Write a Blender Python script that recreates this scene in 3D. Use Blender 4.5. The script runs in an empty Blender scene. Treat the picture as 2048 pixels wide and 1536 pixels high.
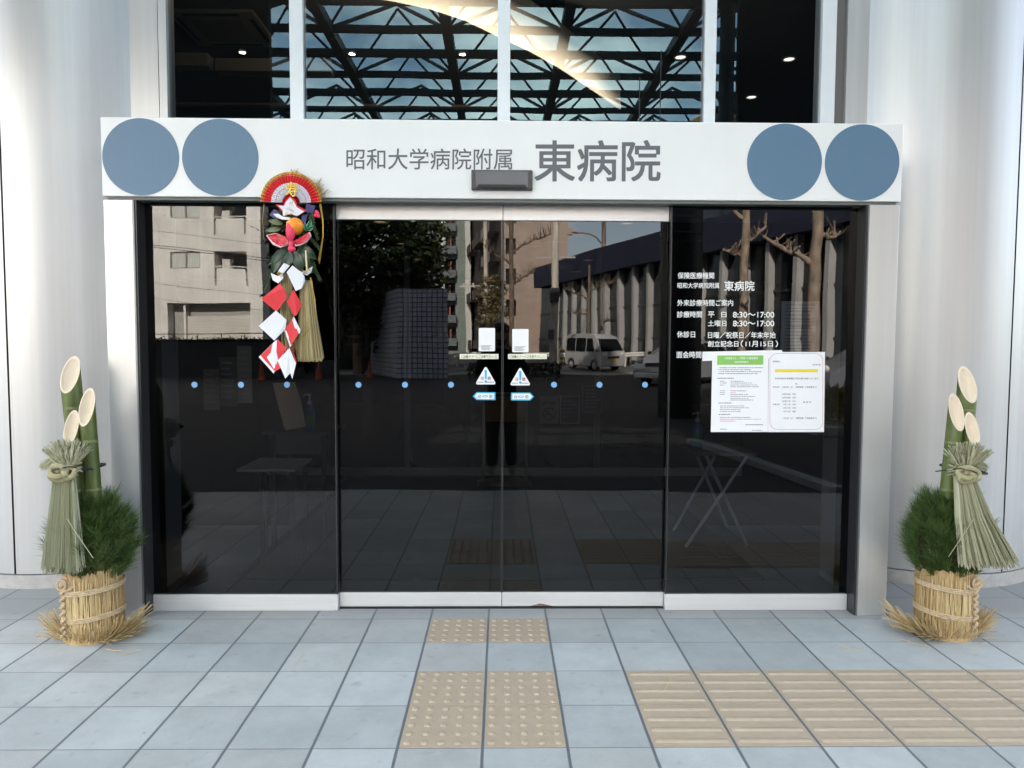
import bpy, bmesh, math, random
from mathutils import Vector, Matrix

# ------------------------------------------------------------------ camera, sky, sun, exposure
SC = bpy.context.scene
COL = SC.collection
F, EYE = 1453.2, 1.4268
CAM_R = ((0.999884, -0.014655, 0.004093), (0.003249, -0.057163, -0.99836), (0.014865, 0.998257, -0.057109))
cam_data = bpy.data.cameras.new('camera')
cam = bpy.data.objects.new('camera', cam_data)
COL.objects.link(cam)
cam_data.sensor_width = 36.0
cam_data.lens = F / 2048 * 36.0
cam_data.clip_start = 0.01
cam_data.clip_end = 1500
rx, dn, fw = (Vector(r) for r in CAM_R)
cam.matrix_world = Matrix(((rx.x, -dn.x, -fw.x, 0), (rx.y, -dn.y, -fw.y, 0), (rx.z, -dn.z, -fw.z, EYE), (0, 0, 0, 1)))
SC.camera = cam

SUN_EL, SUN_AZ = math.radians(33), math.radians(-7)          # sun behind the hospital, a little to the left
sun_dir = Vector((math.sin(SUN_AZ) * math.cos(SUN_EL), math.cos(SUN_AZ) * math.cos(SUN_EL), math.sin(SUN_EL)))
sun_data = bpy.data.lights.new('sun', 'SUN')
sun_data.energy = 5.0
sun_data.angle = math.radians(0.5)
sun_data.color = (1.0, 0.93, 0.82)
sun = bpy.data.objects.new('sun', sun_data)
COL.objects.link(sun)
sun.rotation_euler = sun_dir.to_track_quat('Z', 'Y').to_euler()

world = bpy.data.worlds.new('World')
SC.world = world
world.use_nodes = True
wn, wl = world.node_tree.nodes, world.node_tree.links
wn.clear()
w_out = wn.new('ShaderNodeOutputWorld')
w_bg = wn.new('ShaderNodeBackground')
w_bg.inputs['Strength'].default_value = 0.095
w_sky = wn.new('ShaderNodeTexSky')
w_sky.sky_type = 'NISHITA'
w_sky.sun_disc = False
w_sky.sun_elevation = SUN_EL
w_sky.sun_rotation = SUN_AZ
w_tc = wn.new('ShaderNodeTexCoord')
w_map = wn.new('ShaderNodeMapping')
w_map.inputs['Scale'].default_value = (1.0, 1.0, 1.8)
w_map.inputs['Location'].default_value = (2.0, 1.4, 0.9)
w_noise = wn.new('ShaderNodeTexNoise')
w_noise.inputs['Scale'].default_value = 1.7
w_noise.inputs['Detail'].default_value = 7
w_noise.inputs['Roughness'].default_value = 0.55
w_ramp = wn.new('ShaderNodeValToRGB')
w_ramp.color_ramp.elements[0].position = 0.50
w_ramp.color_ramp.elements[1].position = 0.64
w_mix = wn.new('ShaderNodeMixRGB')
w_mix.inputs['Color2'].default_value = (13, 12.2, 11.2, 1)
wl.new(w_tc.outputs['Generated'], w_map.inputs['Vector'])
wl.new(w_map.outputs['Vector'], w_noise.inputs['Vector'])
wl.new(w_noise.outputs['Fac'], w_ramp.inputs['Fac'])
wl.new(w_ramp.outputs['Color'], w_mix.inputs['Fac'])
w_hs = wn.new('ShaderNodeHueSaturation')
w_hs.inputs['Saturation'].default_value = 0.66
wl.new(w_sky.outputs['Color'], w_hs.inputs['Color'])
wl.new(w_hs.outputs['Color'], w_mix.inputs['Color1'])
wl.new(w_mix.outputs['Color'], w_bg.inputs['Color'])
wl.new(w_bg.outputs['Background'], w_out.inputs['Surface'])

SC.view_settings.view_transform = 'Standard'
SC.view_settings.look = 'None'
SC.view_settings.gamma = 1.0
SC.view_settings.exposure = 2.99
SC.cycles.max_bounces = 10
SC.cycles.diffuse_bounces = 4
SC.cycles.glossy_bounces = 5
SC.cycles.transparent_max_bounces = 16
SC.cycles.sample_clamp_indirect = 6.0
SC.cycles.caustics_reflective = False
SC.cycles.caustics_refractive = False
SC.cycles.use_denoising = True

rnd = random.Random(7)
PI = math.pi
GLASS_Y = 3.84                                            # plane of the entrance glass
UP_Y = 4.40                                               # plane of the glazing above the entrance


# ------------------------------------------------------------------ helpers
def ray(u, v):
    a, b = (u - 1024) / F, (v - 768) / F
    return rx * a + dn * b + fw


def at(u, v, y):
    """point of the photograph (u, v) where it meets the vertical plane at depth y"""
    d = ray(u, v)
    t = y / d.y
    return Vector((d.x * t, y, EYE + d.z * t))


def mir(u, v, D):
    """point mirrored in the entrance glass, at distance D along the reflected view"""
    p = at(u, v, D)
    return Vector((p.x, 2 * GLASS_Y - D, p.z))


class MB:
    def __init__(self):
        self.v, self.f, self.m = [], [], []

    def poly(self, pts, m=0):
        n = len(self.v)
        self.v += [tuple(p) for p in pts]
        self.f.append(tuple(range(n, n + len(pts))))
        self.m.append(m)
        return self

    def grid(self, rows, closed=False, m=0):
        n = len(self.v)
        k = len(rows[0])
        for r in rows:
            self.v += [tuple(p) for p in r]
        for i in range(len(rows) - 1):
            for j in range(k if closed else k - 1):
                a, b = n + i * k + j, n + i * k + (j + 1) % k
                self.f.append((a, b, b + k, a + k))
                self.m.append(m)
        return self

    def box(self, x0, x1, y0, y1, z0, z1, m=0):
        n = len(self.v)
        self.v += [(x0, y0, z0), (x1, y0, z0), (x1, y1, z0), (x0, y1, z0), (x0, y0, z1), (x1, y0, z1), (x1, y1, z1), (x0, y1, z1)]
        for q in ((0, 3, 2, 1), (4, 5, 6, 7), (0, 1, 5, 4), (1, 2, 6, 5), (2, 3, 7, 6), (3, 0, 4, 7)):
            self.f.append(tuple(n + i for i in q))
            self.m.append(m)
        return self

    def tube(self, pts, rad, n=8, cap=True, m=0, flat=1.0):
        pts = [Vector(p) for p in pts]
        if not isinstance(rad, (list, tuple)):
            rad = [rad] * len(pts)
        rows = []
        up = None
        for i, p in enumerate(pts):
            d = (pts[min(i + 1, len(pts) - 1)] - pts[max(i - 1, 0)])
            if d.length < 1e-9:
                d = Vector((0, 0, 1))
            d.normalize()
            if up is None:
                up = d.cross(Vector((0, 0, 1)) if abs(d.z) < .9 else Vector((1, 0, 0))).normalized()
            up = (up - d * up.dot(d))
            if up.length < 1e-6:
                up = d.orthogonal()
            up.normalize()
            w = d.cross(up)
            rows.append([p + (up * math.cos(2 * PI * k / n) + w * (math.sin(2 * PI * k / n) * flat)) * rad[i] for k in range(n)])
        base = len(self.v)
        self.grid(rows, True, m)
        if cap:
            self.f.append(tuple(base + k for k in reversed(range(n))))
            self.f.append(tuple(base + (len(rows) - 1) * n + k for k in range(n)))
            self.m += [m, m]
        return self

    def lathe(self, prof, cx=0, cy=0, n=24, m=0, a0=0.0, a1=2 * PI):
        full = abs(a1 - a0 - 2 * PI) < 1e-6
        k = n if full else n + 1
        rows = [[(cx + r * math.cos(a0 + (a1 - a0) * i / n), cy + r * math.sin(a0 + (a1 - a0) * i / n), z) for i in range(k)] for r, z in prof]
        return self.grid(rows, full, m)

    def prism(self, outline, y0, y1, m=0):
        """outline in (x, z), extruded from y0 (front) to y1"""
        n = len(outline)
        self.poly([(x, y0, z) for x, z in outline], m)
        self.poly([(x, y1, z) for x, z in reversed(outline)], m)
        for i in range(n):
            (xa, za), (xb, zb) = outline[i], outline[(i + 1) % n]
            self.poly([(xb, y0, zb), (xa, y0, za), (xa, y1, za), (xb, y1, zb)], m)
        return self

    def ball(self, c, r, n=10, sx=1, sy=1, sz=1, m=0):
        rows = []
        for i in range(n + 1):
            t = PI * i / n
            rr, zz = max(1e-5, math.sin(t)), math.cos(t)
            rows.append([(c[0] + r * sx * rr * math.cos(2 * PI * k / (n + 4)), c[1] + r * sy * rr * math.sin(2 * PI * k / (n + 4)), c[2] + r * sz * zz) for k in range(n + 4)])
        return self.grid(rows, True, m)


def link(name, me, mat=None, parent=None, loc=None):
    o = bpy.data.objects.new(name, me)
    COL.objects.link(o)
    for mm in (mat if isinstance(mat, (list, tuple)) else [mat]):
        if mm:
            me.materials.append(mm)
    if parent is not None:
        o.parent = parent
        if parent.get('world_built'):
            o.matrix_parent_inverse = Matrix.Translation(parent.location).inverted()
    if loc is not None:
        o.location = loc
    return o


def obj(name, mb, mat, parent=None, smooth=False, bevel=0.0, loc=None):
    me = bpy.data.meshes.new(name)
    me.from_pydata(mb.v, [], mb.f)
    me.update()
    for p, k in zip(me.polygons, mb.m):
        p.material_index = k
    bm = bmesh.new()
    bm.from_mesh(me)
    bmesh.ops.recalc_face_normals(bm, faces=bm.faces)
    bm.to_mesh(me)
    bm.free()
    if smooth:
        me.polygons.foreach_set('use_smooth', [True] * len(me.polygons))
        try:
            me.set_sharp_from_angle(angle=math.radians(45))
        except Exception:
            pass
    o = link(name, me, mat, parent, loc)
    if bevel:
        b = o.modifiers.new('bevel', 'BEVEL')
        b.width = bevel
        b.segments = 2
        b.limit_method = 'ANGLE'
    return o


def tag(o, label=None, cat=None, group=None, kind=None):
    if label:
        o['label'] = label
    if cat:
        o['category'] = cat
    if group:
        o['group'] = group
    if kind:
        o['kind'] = kind
    return o


def thing(name, label, cat, loc=(0, 0, 0), group=None, local=False):
    o = bpy.data.objects.new(name, None)
    COL.objects.link(o)
    o.location = loc
    o.empty_display_size = 0.1
    if not local:
        o['world_built'] = 1
    return tag(o, label, cat, group)


def copy_tree(root, loc, label=None, rotz=None):
    r = root.copy()
    COL.objects.link(r)
    r.location = loc
    if rotz is not None:
        r.rotation_euler = (0, 0, rotz)
    if label:
        r['label'] = label
    for ch in list(root.children):
        c = ch.copy()
        COL.objects.link(c)
        c.parent = r
        for g in list(ch.children):
            d = g.copy()
            COL.objects.link(d)
            d.parent = c
    return r


def text(name, body, box, y, mat, parent=None, bold=0.0, depth=0.0012, slant=0.0):
    """lettering filling the photo rectangle box=(u0, v0, u1, v1) on the plane y"""
    cu = bpy.data.curves.new(name, 'FONT')
    cu.body = body
    cu.size = 1.0
    cu.extrude = 0.0
    cu.resolution_u = 4
    t = bpy.data.objects.new(name, cu)
    COL.objects.link(t)
    bpy.context.view_layer.update()
    me = bpy.data.meshes.new_from_object(t.evaluated_get(bpy.context.evaluated_depsgraph_get()))
    bpy.data.objects.remove(t)
    bpy.data.curves.remove(cu)
    xs = [q.co.x for q in me.vertices]
    zs = [q.co.y for q in me.vertices]
    if not xs:
        return None
    x0, x1, z0, z1 = min(xs), max(xs), min(zs), max(zs)
    A, B, D_ = at(box[0], box[3], y), at(box[2], box[3], y), at(box[0], box[1], y)
    mb = MB()
    base = [q.co.copy() for q in me.vertices]
    polys = [tuple(f.vertices) for f in me.polygons]
    bpy.data.meshes.remove(me)
    shifts = [(0, 0)] if bold < .002 else [(0, 0), (-1, -1), (1, -1), (1, 1), (-1, 1), (-1, 0), (1, 0), (0, 1), (0, -1)]
    for i, (sx, sy) in enumerate(shifts):
        n = len(mb.v)
        for c in base:
            a = (c.x + sx * bold - x0) / (x1 - x0)
            b = (c.y + sy * bold - z0) / max(1e-6, z1 - z0)
            p = A + (B - A) * a + (D_ - A) * b
            mb.v.append((p.x, y - depth + i * depth * .06, p.z))
        mb.f += [tuple(n + k for k in f) for f in polys]
        mb.m += [0] * len(polys)
    me = bpy.data.meshes.new(name)
    me.from_pydata(mb.v, [], mb.f)
    me.update()
    return link(name, me, mat, parent)


def nt(mat):
    return mat.node_tree.nodes, mat.node_tree.links


def mat(name, col, rough=0.6, metal=0.0, var=0.0, vscale=8.0, bump=0.0, bscale=60.0, stretch=(1, 1, 1), col2=None, spec=0.5, coat=0.0):
    m = bpy.data.materials.new(name)
    m.use_nodes = True
    N, L = nt(m)
    b = N['Principled BSDF']
    b.inputs['Base Color'].default_value = (*col, 1)
    b.inputs['Roughness'].default_value = rough
    b.inputs['Metallic'].default_value = metal
    b.inputs['Specular IOR Level'].default_value = spec
    b.inputs['Coat Weight'].default_value = coat
    if var or col2 or bump:
        tc = N.new('ShaderNodeTexCoord')
        mp = N.new('ShaderNodeMapping')
        mp.inputs['Scale'].default_value = stretch
        L.new(tc.outputs['Object'], mp.inputs['Vector'])
    if var or col2:
        no = N.new('ShaderNodeTexNoise')
        no.inputs['Scale'].default_value = vscale
        no.inputs['Detail'].default_value = 6
        no.inputs['Roughness'].default_value = 0.65
        L.new(mp.outputs['Vector'], no.inputs['Vector'])
        r = N.new('ShaderNodeValToRGB')
        c2 = col2 or tuple(max(0, c * (1 - var)) for c in col)
        c1 = col if col2 else tuple(min(1, c * (1 + var)) for c in col)
        r.color_ramp.elements[0].color = (*c2, 1)
        r.color_ramp.elements[1].color = (*c1, 1)
        r.color_ramp.elements[0].position = 0.32
        r.color_ramp.elements[1].position = 0.68
        L.new(no.outputs['Fac'], r.inputs['Fac'])
        L.new(r.outputs['Color'], b.inputs['Base Color'])
    if bump:
        n2 = N.new('ShaderNodeTexNoise')
        n2.inputs['Scale'].default_value = bscale
        n2.inputs['Detail'].default_value = 4
        L.new(mp.outputs['Vector'], n2.inputs['Vector'])
        bu = N.new('ShaderNodeBump')
        bu.inputs['Strength'].default_value = bump
        bu.inputs['Distance'].default_value = 0.01
        L.new(n2.outputs['Fac'], bu.inputs['Height'])
        L.new(bu.outputs['Normal'], b.inputs['Normal'])
    return m


def island(name, cols, rough=.7, noise=0.0, bump=0):
    """every straw, needle or leaf takes its own shade from a ramp"""
    m = bpy.data.materials.new(name)
    m.use_nodes = True
    N, L = nt(m)
    b = N['Principled BSDF']
    b.inputs['Roughness'].default_value = rough
    g = N.new('ShaderNodeNewGeometry')
    r = N.new('ShaderNodeValToRGB')
    r.color_ramp.elements[0].color = (*cols[0], 1)
    r.color_ramp.elements[1].color = (*cols[-1], 1)
    for i, c in enumerate(cols[1:-1]):
        e = r.color_ramp.elements.new((i + 1) / (len(cols) - 1))
        e.color = (*c, 1)
    L.new(g.outputs['Random Per Island'], r.inputs['Fac'])
    L.new(r.outputs['Color'], b.inputs['Base Color'])
    return m


def emit(name, col, s):
    m = bpy.data.materials.new(name)
    m.use_nodes = True
    b = m.node_tree.nodes['Principled BSDF']
    b.inputs['Base Color'].default_value = (*col, 1)
    b.inputs['Emission Color'].default_value = (*col, 1)
    b.inputs['Emission Strength'].default_value = s
    return m


def glass(name, tint, refl, refl_col=(1, 1, 1), wave=0.0):
    """thin tinted pane: a mirror-like coat over a see-through tint, a little stronger at grazing angles"""
    m = bpy.data.materials.new(name)
    m.use_nodes = True
    N, L = nt(m)
    N.clear()
    out = N.new('ShaderNodeOutputMaterial')
    mx = N.new('ShaderNodeMixShader')
    tr = N.new('ShaderNodeBsdfTransparent')
    tr.inputs['Color'].default_value = (*tint, 1)
    gl = N.new('ShaderNodeBsdfGlossy')
    gl.inputs['Roughness'].default_value = 0.0
    gl.inputs['Color'].default_value = (*refl_col, 1)
    lw = N.new('ShaderNodeLayerWeight')
    lw.inputs['Blend'].default_value = 0.25
    ma = N.new('ShaderNodeMath')
    ma.operation = 'MULTIPLY_ADD'
    ma.inputs[1].default_value = 0.45
    ma.inputs[2].default_value = refl
    pw = N.new('ShaderNodeMath')
    pw.operation = 'POWER'
    pw.inputs[1].default_value = 3.0
    L.new(lw.outputs['Facing'], pw.inputs[0])
    L.new(pw.outputs[0], ma.inputs[0])
    L.new(ma.outputs[0], mx.inputs['Fac'])
    L.new(tr.outputs[0], mx.inputs[1])
    L.new(gl.outputs[0], mx.inputs[2])
    L.new(mx.outputs[0], out.inputs['Surface'])
    if wave:
        tc = N.new('ShaderNodeTexCoord')
        no = N.new('ShaderNodeTexNoise')
        no.inputs['Scale'].default_value = 1.3
        no.inputs['Detail'].default_value = 1
        bu = N.new('ShaderNodeBump')
        bu.inputs['Strength'].default_value = 1.0
        bu.inputs['Distance'].default_value = wave
        L.new(tc.outputs['Object'], no.inputs['Vector'])
        L.new(no.outputs['Fac'], bu.inputs['Height'])
        L.new(bu.outputs['Normal'], gl.inputs['Normal'])
    return m


# ------------------------------------------------------------------ materials
def tile_material():
    m = bpy.data.materials.new('paving tile')
    m.use_nodes = True
    N, L = nt(m)
    b = N['Principled BSDF']
    geo = N.new('ShaderNodeNewGeometry')
    sep = N.new('ShaderNodeSeparateXYZ')
    L.new(geo.outputs['Position'], sep.inputs[0])

    def mth(op, a, bb=None, c=None):
        n = N.new('ShaderNodeMath')
        n.operation = op
        for i, x in enumerate((a, bb, c)):
            if x is None:
                continue
            if isinstance(x, (int, float)):
                n.inputs[i].default_value = x
            else:
                L.new(x, n.inputs[i])
        return n.outputs[0]
    u = mth('DIVIDE', mth('SUBTRACT', sep.outputs['X'], -0.061), 0.3)
    v = mth('DIVIDE', mth('SUBTRACT', sep.outputs['Y'], 3.683), 0.3)
    wob = N.new('ShaderNodeTexNoise')
    wob.inputs['Scale'].default_value = 9
    L.new(geo.outputs['Position'], wob.inputs['Vector'])
    wv = mth('MULTIPLY', mth('SUBTRACT', wob.outputs['Fac'], 0.5), 0.012)
    u, v = mth('ADD', u, wv), mth('ADD', v, wv)
    fu, fv = mth('FRACT', u), mth('FRACT', v)
    du, dv = mth('MINIMUM', fu, mth('SUBTRACT', 1.0, fu)), mth('MINIMUM', fv, mth('SUBTRACT', 1.0, fv))
    ju = N.new('ShaderNodeMapRange'); ju.inputs[1].default_value = 0.013; ju.inputs[2].default_value = 0.022
    jv = N.new('ShaderNodeMapRange'); jv.inputs[1].default_value = 0.004; jv.inputs[2].default_value = 0.010
    L.new(du, ju.inputs[0]); L.new(dv, jv.inputs[0])
    top = mth('MINIMUM', ju.outputs[0], jv.outputs[0])      # 1 on the tile, 0 in the joint
    cell = N.new('ShaderNodeCombineXYZ')
    L.new(mth('FLOOR', u), cell.inputs[0]); L.new(mth('FLOOR', v), cell.inputs[1])
    wn_ = N.new('ShaderNodeTexWhiteNoise')
    wn_.noise_dimensions = '3D'
    L.new(cell.outputs[0], wn_.inputs['Vector'])
    cr = N.new('ShaderNodeValToRGB')
    cr.color_ramp.elements[0].color = (0.36, 0.375, 0.383, 1)
    cr.color_ramp.elements[1].color = (0.48, 0.497, 0.508, 1)
    L.new(wn_.outputs['Value'], cr.inputs['Fac'])
    wc = N.new('ShaderNodeSeparateXYZ'); L.new(wn_.outputs['Color'], wc.inputs[0])
    tint = N.new('ShaderNodeMixRGB'); tint.inputs['Color2'].default_value = (.43, .42, .405, 1)
    L.new(mth('MULTIPLY', mth('POWER', wc.outputs['Y'], 3.0), .55), tint.inputs['Fac']); L.new(cr.outputs['Color'], tint.inputs['Color1'])
    big = N.new('ShaderNodeTexNoise'); big.inputs['Scale'].default_value = 3.2; big.inputs['Detail'].default_value = 8; big.inputs['Roughness'].default_value = .7
    L.new(geo.outputs['Position'], big.inputs['Vector'])
    sp = N.new('ShaderNodeTexNoise'); sp.inputs['Scale'].default_value = 420; sp.inputs['Detail'].default_value = 2
    L.new(geo.outputs['Position'], sp.inputs['Vector'])
    dirt = N.new('ShaderNodeMapRange'); dirt.inputs[1].default_value = .35; dirt.inputs[2].default_value = .65; dirt.inputs[3].default_value = .86; dirt.inputs[4].default_value = 1.07
    L.new(big.outputs['Fac'], dirt.inputs[0])
    spk = N.new('ShaderNodeMapRange'); spk.inputs[1].default_value = .3; spk.inputs[2].default_value = .7; spk.inputs[3].default_value = .86; spk.inputs[4].default_value = 1.12
    L.new(sp.outputs['Fac'], spk.inputs[0])
    vm = N.new('ShaderNodeVectorMath'); vm.operation = 'SCALE'
    L.new(tint.outputs[0], vm.inputs[0]); L.new(mth('MULTIPLY', dirt.outputs[0], spk.outputs[0]), vm.inputs['Scale'])
    stn = N.new('ShaderNodeTexNoise'); stn.inputs['Scale'].default_value = 14; stn.inputs['Detail'].default_value = 5
    L.new(geo.outputs['Position'], stn.inputs['Vector'])
    st = N.new('ShaderNodeMapRange'); st.inputs[1].default_value = .62; st.inputs[2].default_value = .74; st.inputs[3].default_value = 0; st.inputs[4].default_value = .35
    L.new(stn.outputs['Fac'], st.inputs[0])
    mx0 = N.new('ShaderNodeMixRGB'); L.new(st.outputs[0], mx0.inputs['Fac']); L.new(vm.outputs[0], mx0.inputs['Color1']); mx0.inputs['Color2'].default_value = (.2, .19, .18, 1)
    vo = N.new('ShaderNodeTexVoronoi'); vo.inputs['Scale'].default_value = 5.5
    L.new(geo.outputs['Position'], vo.inputs['Vector'])
    vs = N.new('ShaderNodeSeparateXYZ'); L.new(vo.outputs['Color'], vs.inputs[0])
    near = N.new('ShaderNodeMapRange'); near.inputs[1].default_value = .012; near.inputs[2].default_value = .045; near.inputs[3].default_value = .75; near.inputs[4].default_value = 0
    L.new(vo.outputs['Distance'], near.inputs[0])
    gum = mth('MULTIPLY', near.outputs[0], mth('GREATER_THAN', vs.outputs['X'], .68))
    mxg = N.new('ShaderNodeMixRGB'); L.new(gum, mxg.inputs['Fac']); L.new(mx0.outputs[0], mxg.inputs['Color1']); mxg.inputs['Color2'].default_value = (.12, .12, .12, 1)
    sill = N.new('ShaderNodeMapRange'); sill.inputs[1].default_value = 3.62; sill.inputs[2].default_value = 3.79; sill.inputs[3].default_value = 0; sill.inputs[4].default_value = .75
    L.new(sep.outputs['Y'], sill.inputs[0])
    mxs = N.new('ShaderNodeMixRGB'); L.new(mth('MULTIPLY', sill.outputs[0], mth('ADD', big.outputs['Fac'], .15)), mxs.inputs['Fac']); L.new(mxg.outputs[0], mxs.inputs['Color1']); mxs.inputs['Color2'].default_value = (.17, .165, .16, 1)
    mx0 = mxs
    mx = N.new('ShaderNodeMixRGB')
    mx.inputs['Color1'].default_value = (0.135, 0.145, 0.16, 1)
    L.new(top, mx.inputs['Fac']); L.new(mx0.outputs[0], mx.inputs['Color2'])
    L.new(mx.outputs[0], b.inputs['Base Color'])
    b.inputs['Roughness'].default_value = 0.55
    hb = mth('ADD', top, mth('MULTIPLY', sp.outputs['Fac'], 0.08))
    bu = N.new('ShaderNodeBump'); bu.inputs['Strength'].default_value = 0.5; bu.inputs['Distance'].default_value = 0.003
    L.new(hb, bu.inputs['Height']); L.new(bu.outputs['Normal'], b.inputs['Normal'])
    return m


def cladding(name, col, sx, sz, joint, jcol, rough=.6, wob=0.1, ox=0.0, oz=0.0):
    """small wall tiles: grid lines from the object coordinates (x+y, z)"""
    m = mat(name, col, rough)
    N, L = nt(m)
    b = N['Principled BSDF']
    tc = N.new('ShaderNodeTexCoord')
    sep = N.new('ShaderNodeSeparateXYZ')
    L.new(tc.outputs['Object'], sep.inputs[0])
    ad = N.new('ShaderNodeMath'); ad.operation = 'ADD'
    L.new(sep.outputs['X'], ad.inputs[0]); L.new(sep.outputs['Y'], ad.inputs[1])
    cb = N.new('ShaderNodeCombineXYZ')
    L.new(ad.outputs[0], cb.inputs[0]); L.new(sep.outputs['Z'], cb.inputs[1])
    br = N.new('ShaderNodeTexBrick')
    br.offset = 0.0
    br.inputs['Scale'].default_value = 1.0
    br.inputs['Brick Width'].default_value = sx
    br.inputs['Row Height'].default_value = sz
    br.inputs['Mortar Size'].default_value = joint
    br.inputs['Color1'].default_value = (*col, 1)
    br.inputs['Color2'].default_value = (*(c * (1 - wob) for c in col), 1)
    br.inputs['Mortar'].default_value = (*jcol, 1)
    L.new(cb.outputs[0], br.inputs['Vector'])
    no = N.new('ShaderNodeTexNoise'); no.inputs['Scale'].default_value = .7; no.inputs['Detail'].default_value = 6
    L.new(tc.outputs['Object'], no.inputs['Vector'])
    mr = N.new('ShaderNodeMapRange'); mr.inputs[1].default_value = .3; mr.inputs[2].default_value = .7; mr.inputs[3].default_value = .85; mr.inputs[4].default_value = 1.08
    L.new(no.outputs['Fac'], mr.inputs[0])
    vm = N.new('ShaderNodeVectorMath'); vm.operation = 'SCALE'
    L.new(br.outputs['Color'], vm.inputs[0]); L.new(mr.outputs[0], vm.inputs['Scale'])
    L.new(vm.outputs[0], b.inputs['Base Color'])
    return m


M = dict(
    tile=tile_material(),
    beige=mat('tactile beige', (.43, .34, .255), .6, var=.05, vscale=30, bump=.1, bscale=300),
    white=mat('white steel panel', (.72, .715, .71), .32, var=.025, vscale=3, stretch=(1, 1, .4)),
    column=mat('satin column steel', (.50, .50, .505), .36, .44, var=.07, vscale=2.2, stretch=(5.5, 5.5, .09)),
    skirt=mat('grey stone skirting', (.42, .40, .39), .55, var=.12, vscale=20),
    alu=mat('brushed aluminium', (.70, .69, .69), .34, .45, var=.05, vscale=3, stretch=(.6, 6, 20)),
    dark_alu=mat('dark anodised frame', (.035, .035, .037), .35, .3),
    silver=mat('satin silver post', (.52, .52, .52), .28, .45, var=.04, vscale=3, stretch=(6, 6, .2)),
    mid_alu=mat('grey anodised edge', (.22, .23, .24), .4, .5),
    mullion=mat('pale mullion', (.66, .68, .70), .4, .1, var=.03),
    blue=mat('blue disc film', (.082, .160, .248), .42, var=.04, vscale=120),
    dot=mat('light blue dot film', (.17, .36, .62), .5),
    letter=mat('slate lettering', (.105, .11, .125), .5),
    glass=glass('dark entrance glass', (.18, .19, .20), .046, wave=.0016),
    side_glass=glass('dark side glass', (.18, .185, .195), .048, wave=.0016),
    up_glass=glass('upper glass', (.40, .43, .45), .085, (.78, .96, 1.0), wave=.0012),
    black=mat('matt black', (.012, .012, .013), .6),
    asphalt=mat('asphalt', (.034, .034, .036), .85, var=.2, vscale=6, bump=.3, bscale=80),
    concrete=mat('pale concrete', (.42, .41, .38), .85, var=.15, vscale=1.5, bump=.2),
    vwhite=mat('white film', (.76, .76, .78), .5),
    paper=mat('white paper', (.73, .73, .76), .7, var=.015, vscale=20),
)

# ------------------------------------------------------------------ setting: ground
def sheet(name, x0, x1, y0, y1, z, m):
    o = obj(name, MB().poly([(x0, y0, z), (x1, y0, z), (x1, y1, z), (x0, y1, z)]), m)
    o['kind'] = 'structure'
    return o


sheet('ground', -260, 260, -320, 120, -.03, M['asphalt'])
pv = MB()
pv.box(-9, 3.6, .74, 5.6, -.12, 0)
o = obj('pavement', pv, M['tile']); o['kind'] = 'structure'
o = obj('pavement', MB().box(3.605, 12, .74, 5.6, -.12, 0), M['tile']); o['kind'] = 'structure'
sheet('driveway', -9, 12, -12, .735, -.02, M['asphalt'])
sheet('sidewalk', -60, 60, -27.6, -24.6, -.018, mat('sidewalk slabs', (.36, .34, .31), .85, var=.18, vscale=2.2))
sheet('road', -120, 120, -37.2, -27.6, -.024, mat('sunlit road', (.12, .12, .118), .9, var=.2, vscale=3))  # paler grey than the driveway asphalt
sheet('road_line', -60, 60, -30.3, -30.15, -.018, mat('road paint', (.7, .7, .68), .8))
kb = MB()
kq = [(3.16, .73), (3.32, .73), (2.84, -2.8), (2.70, -2.8)]
kb.poly([(x, y, .05) for x, y in kq]).grid([[(x, y, -.025) for x, y in kq], [(x, y, .05) for x, y in kq]], True)
k = obj('kerb', kb, mat('kerb stone', (.30, .31, .33), .7, var=.1)); k['kind'] = 'structure'

# tactile paving: each tile is a thing
TX, TY, T = -0.061, 3.683, .3


def dome_tile():
    mb = MB().box(.006, .294, .0025, .2975, -.02, .0025)
    for i in range(5):
        for j in range(5):
            cx, cy = .03 + .06 * i, .03 + .06 * j
            mb.lathe([(.0135, .002), (.0125, .0055), (.0085, .0075), (.0001, .0078)], cx, cy, 14)
    return mb


def bar_tile():
    mb = MB().box(.006, .294, .0025, .2975, -.02, .0025)
    for j in range(4):
        cy = .0375 + .075 * j
        sec = [(-.014, .002), (-.0085, .0066), (.0085, .0066), (.014, .002)]
        xs = (.017, .024, .276, .283)
        rows = []
        for q, x in enumerate(xs):
            s = 1 if q in (1, 2) else .55
            rows.append([(x, cy + a * (1 if q in (1, 2) else .8), .002 + (zz - .002) * (1 if q in (1, 2) else .05)) for a, zz in sec])
        mb.grid(rows)
    return mb


dome_o = bar_o = None
for (r, ci) in [(0, -1), (0, 0), (2, -1), (2, 0), (3, -1), (3, 0)]:
    loc = (TX + T * ci, TY - T * (r + 1), 0)
    if dome_o is None:
        dome_o = obj('tactile_tile', dome_tile(), M['beige'], loc=loc, smooth=True)
        q = dome_o
    else:
        q = dome_o.copy(); COL.objects.link(q); q.location = loc
    if r == 0:
        tag(q, 'beige dotted paving tile of the pair nearest the doors', 'paving tile', 'dotted tiles right before the doors')
    else:
        tag(q, 'beige dotted paving tile in the block of four in the foreground', 'paving tile', 'dotted tiles in the foreground block')
for r in (2, 3):
    for ci in range(2, 10):
        loc = (TX + T * ci, TY - T * (r + 1), 0)
        if bar_o is None:
            bar_o = obj('guide_tile', bar_tile(), M['beige'], loc=loc, smooth=True)
            q = bar_o
        else:
            q = bar_o.copy(); COL.objects.link(q); q.location = loc
        tag(q, 'beige ribbed guide tile in the %s row of the strip running right' % ('back' if r == 2 else 'front'), 'paving tile',
            'ribbed guide tiles, %s row' % ('back' if r == 2 else 'front'))

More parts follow.
